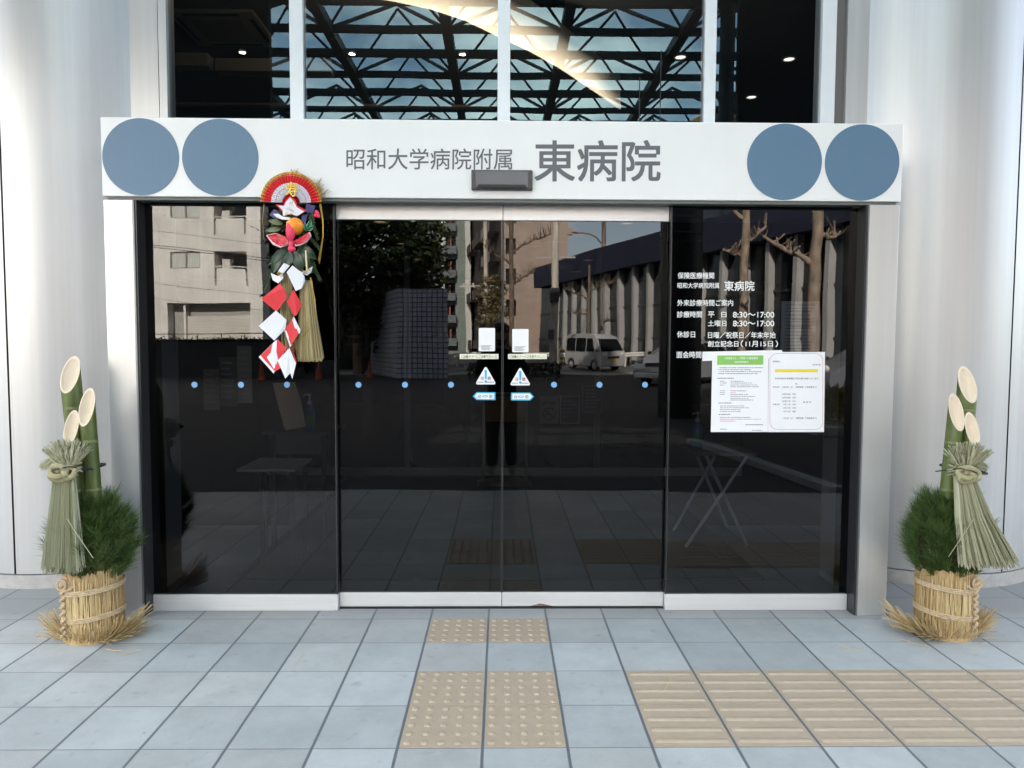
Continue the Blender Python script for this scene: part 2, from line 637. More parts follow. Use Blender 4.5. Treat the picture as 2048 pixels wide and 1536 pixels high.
# ------------------------------------------------------------------ hospital facade
t = thing('hospital_building', 'tall pale hospital block rising over the entrance between round columns', 'building', (0, 6, 0))
M['block'] = mat('pale wall panels', (.62, .62, .62), .5, var=.06, vscale=.8)
wmb = MB()
wmb.box(-30, 1.5, 5.0, 5.3, 6.6, 24)  # height of the unseen upper block set to shade the entrance
wmb.box(1.501, 30, 5.0, 5.3, 6.6, 11)  # stepped lower so sun reaches the street on this side
wmb.box(-30, -3.28, 4.43, 5.3, 0, 6.598)
wmb.box(3.29, 30, 4.43, 5.3, 0, 6.598)
obj('wall', wmb, M['block'], t)
obj('wall', MB().box(-30, -29.7, 5.302, 24, 0, 23.9).box(29.7, 30, 5.302, 24, 0, 10.9).box(-29.69, 29.69, 23.7, 24, 0, 10.9).box(1.2, 1.5, 5.302, 23.69, 10, 23.9), M['block'], t)
obj('roof', MB().box(-30, 1.5, 5.3, 24, 24, 24.3), M['block'], t)
obj('roof', MB().box(1.51, 30, 5.3, 24, 11, 11.3), M['block'], t)
for z in (8, 11.4, 14.8):
    for i in range(-4, 1 if z > 9 else 5):
        obj('window', MB().box(i * 3 - 1.1, i * 3 + 1.1, 4.985, 4.998, z, z + 1.7), mat('upper storey window glass', (.03, .04, .05), .08) if (z, i) == (8, -4) else bpy.data.materials['upper storey window glass'], t)


def column(cx, label, joint):
    t = thing('round_column', label, 'column', (cx, 4.93, 0))
    R_, g = .78, .0075
    prof = [(R_, .085), (R_, 2.0), (R_, 4.0), (R_, 6.6)]
    lo_, hi_ = math.radians(220.5), math.radians(319.5)
    a = joint + 2 * PI
    for a0, a1 in ((lo_, a - g), (a + g, hi_)):
        obj('shaft_panel', MB().lathe(prof, cx, 4.93, 40, a0=a0, a1=a1), M['column'], t, smooth=True)
    obj('shaft_core', MB().lathe([(R_ - .012, 0), (R_ - .012, 6.6)], cx, 4.93, 64, a0=lo_, a1=hi_), M['dark_alu'], t, smooth=True)
    obj('skirting', MB().lathe([(R_ + .006, 0), (R_ + .006, .078), (R_ - .012, .0785)], cx, 4.93, 64, a0=lo_, a1=hi_), M['skirt'], t, smooth=True)


column(-2.73, 'pale satin round column behind the bamboo arrangement on the left', math.radians(-94.5))
column(2.74, 'pale satin round column behind the bamboo arrangement on the right', math.radians(-73.5))

# entrance portal
PX0, PX1, PF = -1.998, 2.03, 3.712
t = thing('entrance_portal', 'white steel entrance portal carrying the hospital name and four blue discs', 'portal', (0, PF, 0))
obj('header', MB().box(PX0, PX1, PF, 4.395, 2.149, 2.538), M['white'], t, bevel=.004)
obj('header_underside', MB().box(PX0 + .02, PX1 - .02, PF + .012, 3.785, 2.134, 2.148), mat('shadow gap trim', (.13, .14, .13), .5), t)
obj('post', MB().box(PX0 + .002, -1.852, PF + .003, 3.96, 0, 2.133), M['silver'], t, bevel=.003)
obj('post', MB().box(1.874, PX1 - .004, PF + .003, 3.96, 0, 2.133), M['silver'], t, bevel=.003)
for sx, xa, xb in ((1, -1.8515, -1.836), (-1, 1.858, 1.8735)):
    obj('jamb', MB().box(xa, xb, PF + .010, 3.96, 0, 2.132), M['dark_alu'], t)
xa = -1.8512
obj('jamb_edge', MB().box(-1.8515, -1.845, PF + .002, PF + .0095, 0, 2.132), M['mid_alu'], t)
obj('jamb_edge', MB().box(1.867, 1.8735, PF + .002, PF + .0095, 0, 2.132), M['mid_alu'], t)
for cx in (-1.802, -1.407, 1.4285, 1.8235):
    n = 72
    obj('disc', MB().prism([(cx + .190 * math.cos(2 * PI * i / n), 2.3435 + .190 * math.sin(2 * PI * i / n)) for i in range(n)], PF - .0025, PF - .0004), M['blue'], t)
text('lettering', '昭和大学病院附属', (693, 297, 1024, 339), PF, M['letter'], t, bold=.005)
text('lettering', '東病院', (1070, 281, 1320, 362), PF, M['letter'], t, bold=.012)
obj('track', MB().box(-1.835, 1.857, 3.787, 3.9, 2.146, 2.1485), M['black'], t)
for xa, xb in ((PX0 + .01, PX0 + .06), (PX1 - .06, PX1 - .01)):
    obj('side_wall', MB().box(xa, xb, 3.9605, 4.39, 0, 2.148), M['block'], t)

s = thing('door_sensor', 'small dark grey motion sensor box under the sign lettering', 'sensor', (0, PF, 2.2))
a, b = at(943, 381, PF), at(1065, 342, PF)
obj('housing', MB().box(a.x, b.x, PF - .022, PF - .0005, a.z, b.z), mat('sensor plastic', (.055, .052, .05), .45, var=.1, vscale=30), s, bevel=.004)
sm = MB()
x0, x1 = a.x + .022, b.x - .022
sm.prism([(x0, a.z + .012), (x1, a.z + .012), (x1, b.z - .010), (x0, b.z - .010)], PF - .030, PF - .0225)
obj('cover', sm, mat('sensor cover', (.085, .085, .10), .25), s, bevel=.003)
obj('lens', MB().box(x0 + .012, x1 - .012, PF - .034, PF - .0305, a.z + .008, a.z + .024), M['black'], s)

# fixed panes and sliding doors
for nm, x0, x1, lab, y, mm in (
        ('fixed_pane', -1.835, -.862, 'dark fixed glass pane behind the hanging New Year ornament', 3.795, 'side_glass'),
        ('fixed_pane', .878, 1.857, 'dark fixed glass pane carrying the white opening hours lettering', 3.795, 'side_glass'),
        ('sliding_door', -.861, .0055, 'dark glass sliding door next to the ornament pane, arrow pointing left', 3.832, 'glass'),
        ('sliding_door', .0085, .877, 'dark glass sliding door next to the lettered pane, arrow pointing right', 3.832, 'glass')):
    t = thing(nm, lab, 'door' if nm == 'sliding_door' else 'glass pane', ((x0 + x1) / 2, y, 0))
    yg = y + .012
    if nm == 'fixed_pane':
        obj('pane', MB().poly([(x0, yg, .088), (x1, yg, .088), (x1, yg, 2.1335), (x0, yg, 2.1335)]), M[mm], t)
        obj('bottom_rail', MB().box(x0, x1, y, y + .036, .001, .0875), M['alu'], t, bevel=.002)
        e = x1 - .006 if x0 < 0 else x0
        obj('edge_strip', MB().box(e, e + .006, y - .002, y + .034, .089, 2.13), M['dark_alu'], t)
    else:
        obj('pane', MB().poly([(x0, yg, .0855), (x1, yg, .0855), (x1, yg, 2.062), (x0, yg, 2.062)]), M[mm], t)
        obj('bottom_rail', MB().box(x0, x1, y, y + .034, .010, .085), M['alu'], t, bevel=.002)
        obj('top_rail', MB().box(x0, x1, y, y + .034, 2.0625, 2.143), M['alu'], t, bevel=.002)
        e = x1 - .005 if x0 < -.1 else x0
        obj('edge_seal', MB().box(e, e + .004, y - .001, y + .03, .086, 2.0615), M['dark_alu'], t)
o = obj('threshold', MB().box(-.86, .876, 3.825, 3.93, -.002, .006), M['dark_alu'])
tag(o, 'thin dark sill strip under the sliding doors', 'threshold')
# rust chip on the right door's bottom rail
o = obj('rail_dent', MB().prism([(at(1060, 1215, 3.83).x, .012), (at(1072, 1208, 3.83).x, .020), (at(1080, 1205, 3.83).x, .026), (at(1090, 1208, 3.83).x, .021), (at(1104, 1216, 3.83).x, .012)], 3.829, 3.8315), mat('rust stain', (.17, .12, .08), .8, var=.3, vscale=60))
tag(o, 'small rusty dent at the foot of the right sliding door', 'dent')

# upper glazing
t = thing('upper_window', 'tall curtain window above the portal with pale mullions', 'window', (0, UP_Y, 2.5))
xs = [-1.96, -1.205, .010, 1.227, 1.93]
spans = [(-1.957, -1.244), (-1.165, -.027), (.047, 1.193), (1.262, 1.888)]
for a, b in spans:
    obj('pane', MB().poly([(a, UP_Y, 2.5), (b, UP_Y, 2.5), (b, UP_Y, 6.6), (a, UP_Y, 6.6)]), M['up_glass'], t)
for a, b in ((-1.244, -1.165), (-.027, .047), (1.193, 1.262)):
    obj('mullion', MB().box(a, b, UP_Y - .03, UP_Y + .05, 2.5, 6.6), M['mullion'], t, bevel=.003)
obj('jamb', MB().box(-2.005, -1.9575, UP_Y - .03, UP_Y + .08, 2.5, 6.6), M['column'], t, bevel=.003)
obj('jamb', MB().box(-2.20, -2.012, UP_Y - .02, UP_Y + .08, 2.5, 6.6), M['column'], t)
obj('jamb', MB().box(1.8885, 1.973, UP_Y - .03, UP_Y + .08, 2.5, 6.6), M['mullion'], t, bevel=.003)
obj('jamb', MB().box(1.975, 2.045, UP_Y + .02, UP_Y + .08, 2.5, 6.6), mat('grey brown jamb', (.14, .13, .125), .5), t)
obj('jamb', MB().box(2.047, 2.22, UP_Y - .01, UP_Y + .08, 2.5, 6.6), M['column'], t)
for u in (1278, 1320):
    x = at(u, 200, UP_Y).x
    obj('joint', MB().box(x, x + .004, UP_Y - .004, UP_Y + .004, 2.5, 3.16 if u == 1320 else 3.0), M['black'], t)

#%%PART2
#%%PART2
# ------------------------------------------------------------------ stickers and writing on the glass
SY = 3.838                                               # just proud of the sliding panes
for u in (389, 482, 574, 717, 810, 902, 1108, 1199, 1290):
    yy = 3.802 if u < 600 else SY + .003
    p = at(u, 769.5, yy)
    o = obj('dot_sticker', MB().prism([(p.x + .0155 * math.cos(2 * PI * i / 28), p.z + .0155 * math.sin(2 * PI * i / 28)) for i in range(28)], yy - .001, yy), M['dot'])
    tag(o, 'small light blue dot sticker in the row across the dark glass', 'sticker', 'blue dot stickers on the glass')


def photo_poly(name, pts, y, m, parent=None, th=.0012):
    q = [at(u, v, y) for u, v in pts]
    out = [(p.x, p.z) for p in q]
    return obj(name, MB().prism(out, y - th, y), m, parent)


def rrect(u0, v0, u1, v1, r, k=4):
    pts = []
    for cx, cy, a in ((u1 - r, v0 + r, -90), (u1 - r, v1 - r, 0), (u0 + r, v1 - r, 90), (u0 + r, v0 + r, 180)):
        for i in range(k + 1):
            t_ = math.radians(a + 90 * i / k)
            pts.append((cx + r * math.cos(t_), cy + r * math.sin(t_)))
    return pts


ink = mat('black ink', (.05, .05, .055), .7)
grey_ink = mat('grey ink', (.28, .28, .30), .7)
red_ink = mat('red ink', (.45, .045, .07), .6)
cyan = mat('cyan film', (.03, .40, .66), .45)
cream = mat('cream film', (.74, .73, .60), .5)
for k, (u, d) in enumerate(((0, 'left'), (1, 'right'))):
    side = ('above the left pointing arrow', 'above the right pointing arrow')[k]
    du = 0 if k == 0 else 67
    dv = 0 if k == 0 else 2
    t = thing('door_label', 'blank white label with small grey print, ' + side, 'label', at(973 + du, 703, SY))
    photo_poly('card', rrect(957.5 + du, 656 + dv, 990 + du, 702.5 + dv, 2), SY + .003, M['vwhite'], t)
    lb = MB()
    for j in range(5):
        q0, q1 = at(962 + du, 690.5 + dv + j * 2.0, SY), at(984 + du - (j * 3) % 8, 691.4 + dv + j * 2.0, SY)
        lb.poly([(q0.x, SY + .0009, q1.z), (q1.x, SY + .0009, q1.z), (q1.x, SY + .0009, q0.z), (q0.x, SY + .0009, q0.z)])
    obj('lettering', lb, grey_ink, t)
    du = 0 if k == 0 else 96.5
    t = thing('caution_strip', 'cream strip reading caution automatic door, ' + side, 'sticker', at(958 + du, 718, SY))
    photo_poly('strip', [(919.5 + du, 708), (997 + du, 708), (997 + du, 718), (919.5 + du, 718)], SY + .003, cream, t)
    text('lettering', '自動ドアーにご注意下さい。', (928 + du, 710.3, 988 + du, 716), SY + .002, ink, t, bold=.003)
    for e, uu in ((1, 922.5), (-1, 994.5)):
        for sh in (0, 3):
            ub = uu + du + e * sh
            photo_poly('chevron', [(ub + e * 1.6, 709.5), (ub + e * 2.4, 709.5), (ub + e * .8, 713), (ub + e * 2.4, 716.6), (ub + e * 1.6, 716.6), (ub, 713)], SY + .0015, grey_ink, t, .0004)
    du = 0 if k == 0 else 69
    dv = 0 if k == 0 else 2
    t = thing('warning_triangle', 'white triangle sticker with a blue exclamation mark, ' + side, 'sticker', at(971 + du, 770, SY))
    tri = []
    for (cx, cy), a0 in (((971.5, 737), -150), ((988, 766), -30), ((955, 766), 90)):
        for i in range(5):
            t_ = math.radians(a0 + 30 * i)
            tri.append((cx + du + 2.8 * math.cos(t_), cy + dv + 2.8 * math.sin(t_)))
    photo_poly('card', tri, SY + .003, M['vwhite'], t)
    ex = [(969, 741), (971.5, 739.6), (974, 741), (973.4, 757.5), (971.5, 759), (969.8, 757.5)]
    photo_poly('exclamation_stroke', [(a + du, b + dv) for a, b in ex], SY + .0015, cyan, t, .0005)
    photo_poly('exclamation_dot', [(971.5 + du + 2.7 * math.cos(i * PI / 8), 763.2 + dv + 2.7 * math.sin(i * PI / 8)) for i in range(16)], SY + .0015, cyan, t, .0005)
    text('lettering', '注', (961 + du, 753 + dv, 968 + du, 759.5 + dv), SY + .0015, red_ink, t, bold=.010)
    text('lettering', '意', (975 + du, 753 + dv, 982 + du, 759.5 + dv), SY + .0015, red_ink, t, bold=.010)
    lb = MB()
    for c in range(14):
        if 5 <= c <= 7:
            continue
        q0, q1 = at(955 + du + c * 2.4, 763.3 + dv, SY), at(956.6 + du + c * 2.4, 765.8 + dv, SY)
        lb.poly([(q0.x, SY + .001, q1.z), (q1.x, SY + .001, q1.z), (q1.x, SY + .001, q0.z), (q0.x, SY + .001, q0.z)])
    obj('lettering', lb, grey_ink, t)
    t = thing('arrow_sticker', 'cyan framed automatic door arrow sticker pointing %s' % d, 'sticker', at(970, 800, SY))
    if k == 0:
        ou = [(945.5, 792.5), (953, 784.3), (991, 784.5), (991, 800.2), (953, 800)]
        inn = [(949, 792.4), (954.4, 786.6), (988.2, 786.8), (988.2, 798), (954.4, 797.8)]
        cx = 970
    else:
        ou = [(1068, 793.3), (1060.5, 785.2), (1022, 785.2), (1022, 800.8), (1060.5, 801)]
        inn = [(1064.6, 793.2), (1059.2, 787.4), (1025, 787.4), (1025, 798.6), (1059.2, 798.8)]
        cx = 1042
    photo_poly('frame', ou, SY + .003, cyan, t)
    photo_poly('card', inn, SY + .0016, M['vwhite'], t, .0006)
    vv = 792.6 if k == 0 else 793.4
    text('lettering', '自', (cx - 13.5, vv - 3.2, cx - 8.5, vv + 3.2), SY + .0008, grey_ink, t, bold=.01)
    text('lettering', '動', (cx + 8.5, vv - 3.4, cx + 15, vv + 3.4), SY + .0008, grey_ink, t, bold=.01)
    photo_poly('emblem', [(cx + 6 * math.cos(i * PI / 10), vv + 2.2 * math.sin(i * PI / 10)) for i in range(20)], SY + .0009, cyan, t, .0003)
    photo_poly('emblem_gap', [(cx + 4 * math.cos(i * PI / 10), vv + .9 * math.sin(i * PI / 10)) for i in range(20)], SY + .0005, M['vwhite'], t, .0002)

LY = 3.803
t = thing('hours_lettering', 'white consulting hours lettering on the dark glass above the notices', 'lettering', at(1450, 720, LY))
hl = mat('white lettering film', (.74, .74, .74), .5)
for body, bx in (
        ('保険医療機関', (1355.5, 545, 1428, 557.5)), ('昭和大学病院附属', (1355, 565.5, 1438, 576.5)), ('東病院', (1448.5, 562, 1508.5, 581.5)),
        ('外来診療時間ご案内', (1354.5, 599.5, 1466, 612)), ('診療時間', (1354, 622.5, 1404, 635)), ('平', (1416, 623, 1428.5, 635)), ('日', (1442.5, 624, 1452.5, 634.5)),
        ('8:30〜17:00', (1466, 624, 1548, 635)), ('土曜日', (1416, 641, 1452.5, 652.5)), ('8:30〜17:00', (1466, 641.5, 1548, 652.5)),
        ('休診日', (1354, 662.5, 1390, 675)), ('日曜／祝祭日／年末年始', (1416, 664, 1551, 676.5)), ('創立記念日', (1415.5, 681.5, 1476.5, 693.5)), ('（', (1481.5, 681, 1486, 694)), ('11月15日', (1491, 682, 1545.5, 693.5)), ('）', (1551, 681, 1555.5, 694)),
        ('面会時間', (1353, 703, 1402.5, 716))):
    text('text_line', body, bx, LY, hl, t, bold=.012)

# paper notices taped to the pane
NY = 3.800


def dash_lines(rows, y, m, parent, name='lettering'):
    lb = MB()
    for u0, v, u1, h_ in rows:
        u = u0
        while u < u1:
            w = rnd.uniform(1.5, 3.6)
            q0, q1 = at(u, v - h_ / 2, y), at(min(u + w, u1), v + h_ / 2, y)
            lb.poly([(q0.x, y, q1.z), (q1.x, y, q1.z), (q1.x, y, q0.z), (q0.x, y, q0.z)])
            u += w + rnd.choice((.5, .6, .7, 1.6))
    return obj(name, lb, m, parent)


t = thing('paper_strip', 'blank white paper strip covering part of the lettering behind the two notices', 'paper', at(1480, 722, NY))
photo_poly('sheet', [(1405, 703.5), (1564, 700.2), (1565, 716), (1404.5, 722)], NY + .0015, M['paper'], t, .0004)
t = thing('notice', 'white notice sheet with a green heading box', 'notice', at(1478, 864, NY))
photo_poly('sheet', [(1424.5, 704.5), (1537, 703), (1535.5, 864), (1421.5, 864)], NY + .0009, M['paper'], t, .0005)
photo_poly('heading', [(1434.5, 711), (1527, 710.7), (1526.5, 729.5), (1434, 729.8)], NY + .0002, mat('green print', (.22, .47, .10), .6), t, .0002)
text('heading_text', '入院患者さん・ご家族への面会案内', (1448, 714, 1515, 718.6), NY + .0005, M['vwhite'], t, bold=.010)
text('heading_text', '（面会時間制限中）', (1469, 722, 1497, 726), NY + .0005, M['vwhite'], t, bold=.010)
rows = [(1439, 735.5, 1526, 1.3), (1436.5, 739.5, 1503, 1.3), (1439, 743.3, 1524, 1.3), (1436, 747.3, 1516, 1.3), (1435, 756.5, 1467, 1.6)]
rows += [(1440, v, 1440 + w1, 1.1) for v, w1 in ((762.5, 9), (766, 14), (770, 9), (781.6, 10), (785.4, 10), (789, 9))]
rows += [(1461, v, 1461 + w1, 1.1) for v, w1 in ((762.5, 26), (766, 43), (770, 54), (773.6, 57), (781.6, 31), (789, 35), (792.8, 50), (796.6, 36), (800, 46))]
rows += [(1437, 806, 1463, 1.5), (1440, 812, 1489, 1.1), (1440, 815.6, 1498, 1.1), (1440, 819.5, 1482, 1.1), (1440, 823.3, 1482, 1.1), (1437.5, 829, 1461, 1.7), (1440, 834.7, 1500, 1.1), (1491, 849.5, 1526, 1.4), (1504, 860.5, 1524, 1.1), (1440, 858.3, 1454, 1.2)]
dash_lines(rows, NY + .0003, ink, t)
dash_lines([(1461, 785.4, 1471, 1.2), (1440, 838.3, 1523, 1.1), (1440, 842.2, 1471, 1.1)], NY + .0003, red_ink, t)
t = thing('notice', 'white notice sheet with a red rounded border and a yellow highlighted heading', 'notice', at(1592, 864, NY))
photo_poly('sheet', [(1537.8, 703.8), (1650, 704), (1648, 864), (1535.8, 864.2)], NY + .0009, M['paper'], t, .0005)
ro, ri = rrect(1539.6, 706.8, 1646, 859, 15, 8), rrect(1540.2, 707.4, 1645.4, 858.4, 14.4, 8)
rb = MB()
fo, fi = [at(u, v, NY) for u, v in ro], [at(u, v, NY) for u, v in ri]
for i in range(len(fo)):
    j = (i + 1) % len(fo)
    rb.poly([(fo[i].x, NY + .0001, fo[i].z), (fo[j].x, NY + .0001, fo[j].z), (fi[j].x, NY + .0001, fi[j].z), (fi[i].x, NY + .0001, fi[i].z)])
obj('border', rb, red_ink, t)
photo_poly('highlight', [(1550, 738.5), (1636, 738.5), (1636, 744.5), (1550, 744.5)], NY + .0003, mat('yellow highlighter', (.72, .55, .03), .6), t, .0002)
for body, bx, mm in (
        ('年末年始の外来診療予定日について', (1551, 739, 1635, 744.2), ink), ('患者様各位', (1545.5, 721.3, 1560, 724.4), ink), ('病 院 長', (1625, 728, 1641, 731), ink),
        ('年末年始の外来診療は下記の通り休診いたします。', (1550, 755, 1638, 759), ink), ('記', (1591, 766, 1594.4, 769.2), ink),
        ('令和6年', (1545, 772.4, 1559, 775.8), ink), ('12月28日（土）（通常診療：午前診療まで）', (1564, 772.4, 1633, 776), ink),
        ('12月29日（日）', (1564, 786.4, 1592, 790), ink), ('12月30日（月）', (1564, 793.4, 1592, 797), ink), ('12月31日（火）', (1564, 800.4, 1592, 804), ink),
        ('令和7年', (1545, 807.2, 1559, 810.6), ink), ('1月 1日（水）', (1567, 807, 1592, 810.6), ink), ('1月 2日（木）', (1567, 814, 1592, 817.6), ink), ('1月 3日（金）', (1567, 821, 1592, 824.6), ink),
        ('休 診 日', (1606, 802.6, 1622, 805.8), ink), ('1月 4日（土）（通常診療：午前診療まで）', (1567, 834.4, 1633, 838), ink)):
    text('lettering', body, bx, NY + .0006, mm, t, bold=.012, depth=.0004)

# ------------------------------------------------------------------ New Year bamboo and pine arrangements
straw_mat = mat('straw matting', (.46, .315, .155), .75, var=.3, vscale=30, stretch=(6, 6, .25), bump=.35, bscale=120)
straw_loose = island('loose rice straw', [(.30, .20, .09), (.52, .38, .18), (.62, .48, .27), (.42, .30, .14)])
straw_green = island('greenish tassel straw', [(.19, .185, .11), (.31, .315, .19), (.40, .39, .26), (.49, .475, .34), (.27, .28, .17)])
rope_m = mat('twisted straw rope', (.50, .38, .24), .8, var=.2, vscale=60, bump=.5, bscale=150)
bam_skin = mat('bamboo skin', (.085, .115, .026), .40, var=.45, vscale=9, stretch=(3, 3, .35), bump=.08, bscale=90)
bam_node = mat('bamboo node', (.16, .17, .07), .5, var=.25, vscale=50)
bam_cut = mat('cut bamboo flesh', (.66, .55, .42), .55, var=.04, vscale=30)
pine_m = island('pine needles', [(.016, .042, .008), (.040, .085, .016), (.070, .13, .026), (.12, .17, .04)], .5)
tie_m = mat('dark tie cord', (.015, .015, .03), .6)


def strand(mb, pts, w, m=0):
    """thin three-sided straw along pts"""
    mb.tube(pts, w, n=3, cap=False, m=m)


def bamboo(x, y, z0, x1, z1, r, cut, parent):
    """culm from (x,y,z0) leaning to x1 at z1, cut at a slant facing the viewer (-y)"""
    n = 28
    rows = []
    steps = 9
    def centre(t_):
        return Vector((x + (x1 - x) * t_, y, z0 + (z1 - z0) * t_))
    for i in range(steps + 1):
        t_ = i / steps
        row = []
        for k in range(n):
            a = 2 * PI * k / n
            dx, dy = r * math.cos(a), r * math.sin(a)
            c = centre(t_)
            # bottom rows are level, the top row follows the slanted cut
            zz = c.z + (cut / 2) * (dy / r) * max(0, (t_ - .6) / .4)
            row.append((c.x + dx, y + dy, zz))
        rows.append(row)
    o = obj('bamboo', MB().grid(rows, True), bam_skin, parent, smooth=True)
    for zn in (.45, .72, .95, 1.10):
        if zn < z1 - .12:
            t_ = (zn - z0) / (z1 - z0)
            c = centre(t_)
            rows_n = [[(c.x + (r + dr) * math.cos(2 * PI * k / n), y + (r + dr) * math.sin(2 * PI * k / n), c.z + dz) for k in range(n)] for dr, dz in ((.0003, -.006), (.0022, -.002), (.0008, .001), (.0018, .004), (.0003, .008))]
            obj('node_ring', MB().grid(rows_n, True), bam_node, o, smooth=True)
    # cut face: rim ring then the shallow hollow
    c = centre(1)
    def ell(s, sink):
        return [(c.x + r * s * math.cos(2 * PI * k / n), y + r * s * math.sin(2 * PI * k / n) + sink * .5, c.z + (cut / 2) * s * math.sin(2 * PI * k / n) - sink) for k in range(n)]
    rows = [ell(1.0, -.001), ell(.88, -.001), ell(.86, .004), ell(.6, .018), ell(.3, .026), ell(.02, .028)]
    obj('cut_face', MB().grid(rows, True), bam_cut, o, smooth=True)
    return o


def kadomatsu(base, s, label, seed):
    """s = +1: tassel hangs to the left of the pot, -1: to the right"""
    rr = random.Random(seed)
    t = thing('bamboo_pine_arrangement', label, 'new year decoration', base, 'pair of bamboo and pine arrangements flanking the doors', local=True)
    X = lambda x: x * s
    # straw wrapped pot
    rows = []
    n = 96
    for i, (r, z) in enumerate(((.132, .0), (.128, .03), (.122, .10), (.120, .22), (.123, .30), (.125, .335))):
        rows.append([((r + rr.uniform(-.002, .002)) * math.cos(2 * PI * k / n), (r + rr.uniform(-.002, .002)) * math.sin(2 * PI * k / n), z + (rr.uniform(-.012, .012) if i == 5 else 0)) for k in range(n)])
    pot = obj('pot', MB().grid(rows, True), straw_mat, t)
    st = MB()
    for k in range(520):
        a = rr.uniform(0, 2 * PI)
        z0 = rr.uniform(0, .15)
        z1 = z0 + rr.uniform(.08, .22)
        r0, r1 = .131, .130
        a2 = a + rr.uniform(-.05, .05)
        zz = min(z1, .35 + rr.uniform(-.01, .012))
        strand(st, [(r0 * math.cos(a), r0 * math.sin(a), z0), (r1 * math.cos(a2), r1 * math.sin(a2), zz)], rr.uniform(.0012, .0024))
    obj('straw_fibres', st, straw_loose, pot)
    # straw skirt splaying at the foot
    sk = MB()
    for k in range(420):
        c = rr.random()
        if c < .48:
            a = rr.gauss(math.radians(-18), .34)              # the long sheaf on one side
            L_ = rr.uniform(.07, .165)
            rise = rr.uniform(.02, .19) * (L_ / .2)
        elif c < .70:
            a = rr.gauss(math.radians(188), .22)
            L_ = rr.uniform(.05, .13)
            rise = rr.uniform(.01, .12)
        else:
            a = rr.uniform(math.radians(195), math.radians(345))
            L_ = rr.uniform(.01, .045)
            rise = rr.uniform(.0, .10)
        ca, sa = math.cos(a), math.sin(a)
        r0 = rr.uniform(.10, .134)
        off = rr.uniform(-.03, .03)
        p0 = (X(r0 * ca - off * sa), r0 * sa + off * ca, rr.uniform(.004, .02))
        p1 = (X((r0 + L_ * .5) * ca - off * sa), (r0 + L_ * .5) * sa + off * ca, p0[2] + rise * .42)
        p2 = (X((r0 + L_) * ca - off * sa * 1.4), (r0 + L_) * sa + off * ca * 1.4, p0[2] + rise + .004)
        strand(sk, [p0, p1, p2], rr.uniform(.0012, .0024))
    obj('straw_skirt', sk, straw_loose, t)
    # two rope bands, each of three strands, and a knotted rope down the front corner
    for zc, tilt in ((.245, .012), (.115, .014)):
        rb_ = MB()
        for q in range(3):
            rb_.tube([(.134 * math.cos(a), .134 * math.sin(a), zc + (q - 1) * .0085 + tilt * math.cos(a) * s) for a in (2 * PI * k / 48 for k in range(49))], .0046, n=6, cap=False)
        obj('rope_band', rb_, rope_m, t, smooth=True)
    a = math.radians(235 if s > 0 else 305)
    kx, ky = .138 * math.cos(a), .138 * math.sin(a)
    kn = MB()
    pts = []
    for i in range(70):
        z = .02 + .28 * i / 69
        w = .012 * (.6 + .4 * math.sin(i * .45) ** 2)
        pts.append((kx + w * math.cos(i * .75) * .9, ky - .006 + w * math.sin(i * .75) * .5, z))
    kn.tube(pts, .0075, n=7)
    kn.tube([(kx + .02 * math.cos(b) - .0, ky - .012, .285 + .024 * math.sin(b)) for b in (2 * PI * k / 20 for k in range(21))], .0065, n=6, cap=False)
    kn.tube([(kx, ky - .01, .255), (kx + X(.035), ky - .012, .262), (kx + X(.062), ky - .006, .285)], .006, n=6)
    obj('rope_knot', kn, rope_m, t, smooth=True)
    # bamboo
    e = -.022 if s > 0 else .040
    zt_ = 0 if s > 0 else -.035
    bamboo(X(-.055 - e * .5), .060, .25, X(-.137 - e * .9 if s > 0 else -.113), 1.262 + zt_, .0435, .178, t)
    bamboo(X(.030 - e if s > 0 else .055), -.030, .25, X(-.013 - e if s > 0 else -.006), 1.112 + zt_ * .4, .0355, .178, t)
    bamboo(X(-.060 - e if s > 0 else -.045), -.062, .25, X(-.070 - e if s > 0 else -.066), 1.018, .0330, .16, t)
    tie = MB()
    tie.tube([(X(-.05 - e * .5) + .092 * math.cos(a), .0 + .112 * math.sin(a), .815 + .012 * math.cos(a) * s) for a in (2 * PI * k / 40 for k in range(41))], .0055, n=6, cap=False)
    obj('tie', tie, tie_m, t, smooth=True)
    # pine needles: many tufts on a bushy mass
    nd = MB()
    tw = MB()
    for k in range(430):
        a = rr.uniform(0, 2 * PI)
        h_ = rr.random() ** .9
        z = .33 + .36 * h_
        R_ = (.125 + .075 * math.sin(PI * min(1, .12 + h_ * 1.0))) * rr.uniform(.45, 1.0) ** .6 * (rr.uniform(1.02, 1.16) if k % 9 == 0 else 1)
        if h_ > .7 and rr.random() < .3:
            continue
        cx = X(.005) + R_ * math.cos(a) * 1.0
        cy = R_ * math.sin(a) * .9
        ax = Vector((cx * 1.0, cy * .9, .16 + rr.uniform(0, .10) + .1 * h_)).normalized()
        tw.tube([(cx * .5, cy * .5, z - .06), (cx, cy, z)], [.004, .002], n=4, cap=False)
        for j in range(46):
            d = (ax + Vector((rr.gauss(0, .40), rr.gauss(0, .40), rr.gauss(0, .34)))).normalized()
            b0 = Vector((cx, cy, z)) - ax * rr.uniform(0, .06)
            L_ = rr.uniform(.050, .085)
            side = d.cross(Vector((rr.uniform(-1, 1), rr.uniform(-1, 1), rr.uniform(-1, 1)))).normalized() * .0012
            tip = b0 + d * L_
            nd.poly([b0 - side, b0 + side, tip])
    obj('pine_needles', nd, pine_m, t)
    obj('twig', tw, mat('pine twig', (.07, .05, .03), .8), t)
    # straw tassel: fan tuft above the knot, long skirt below, side tuft
    kx, ky, kz = (-.030, -.155, .835) if s > 0 else (-.025, -.155, .83)
    tas = MB()
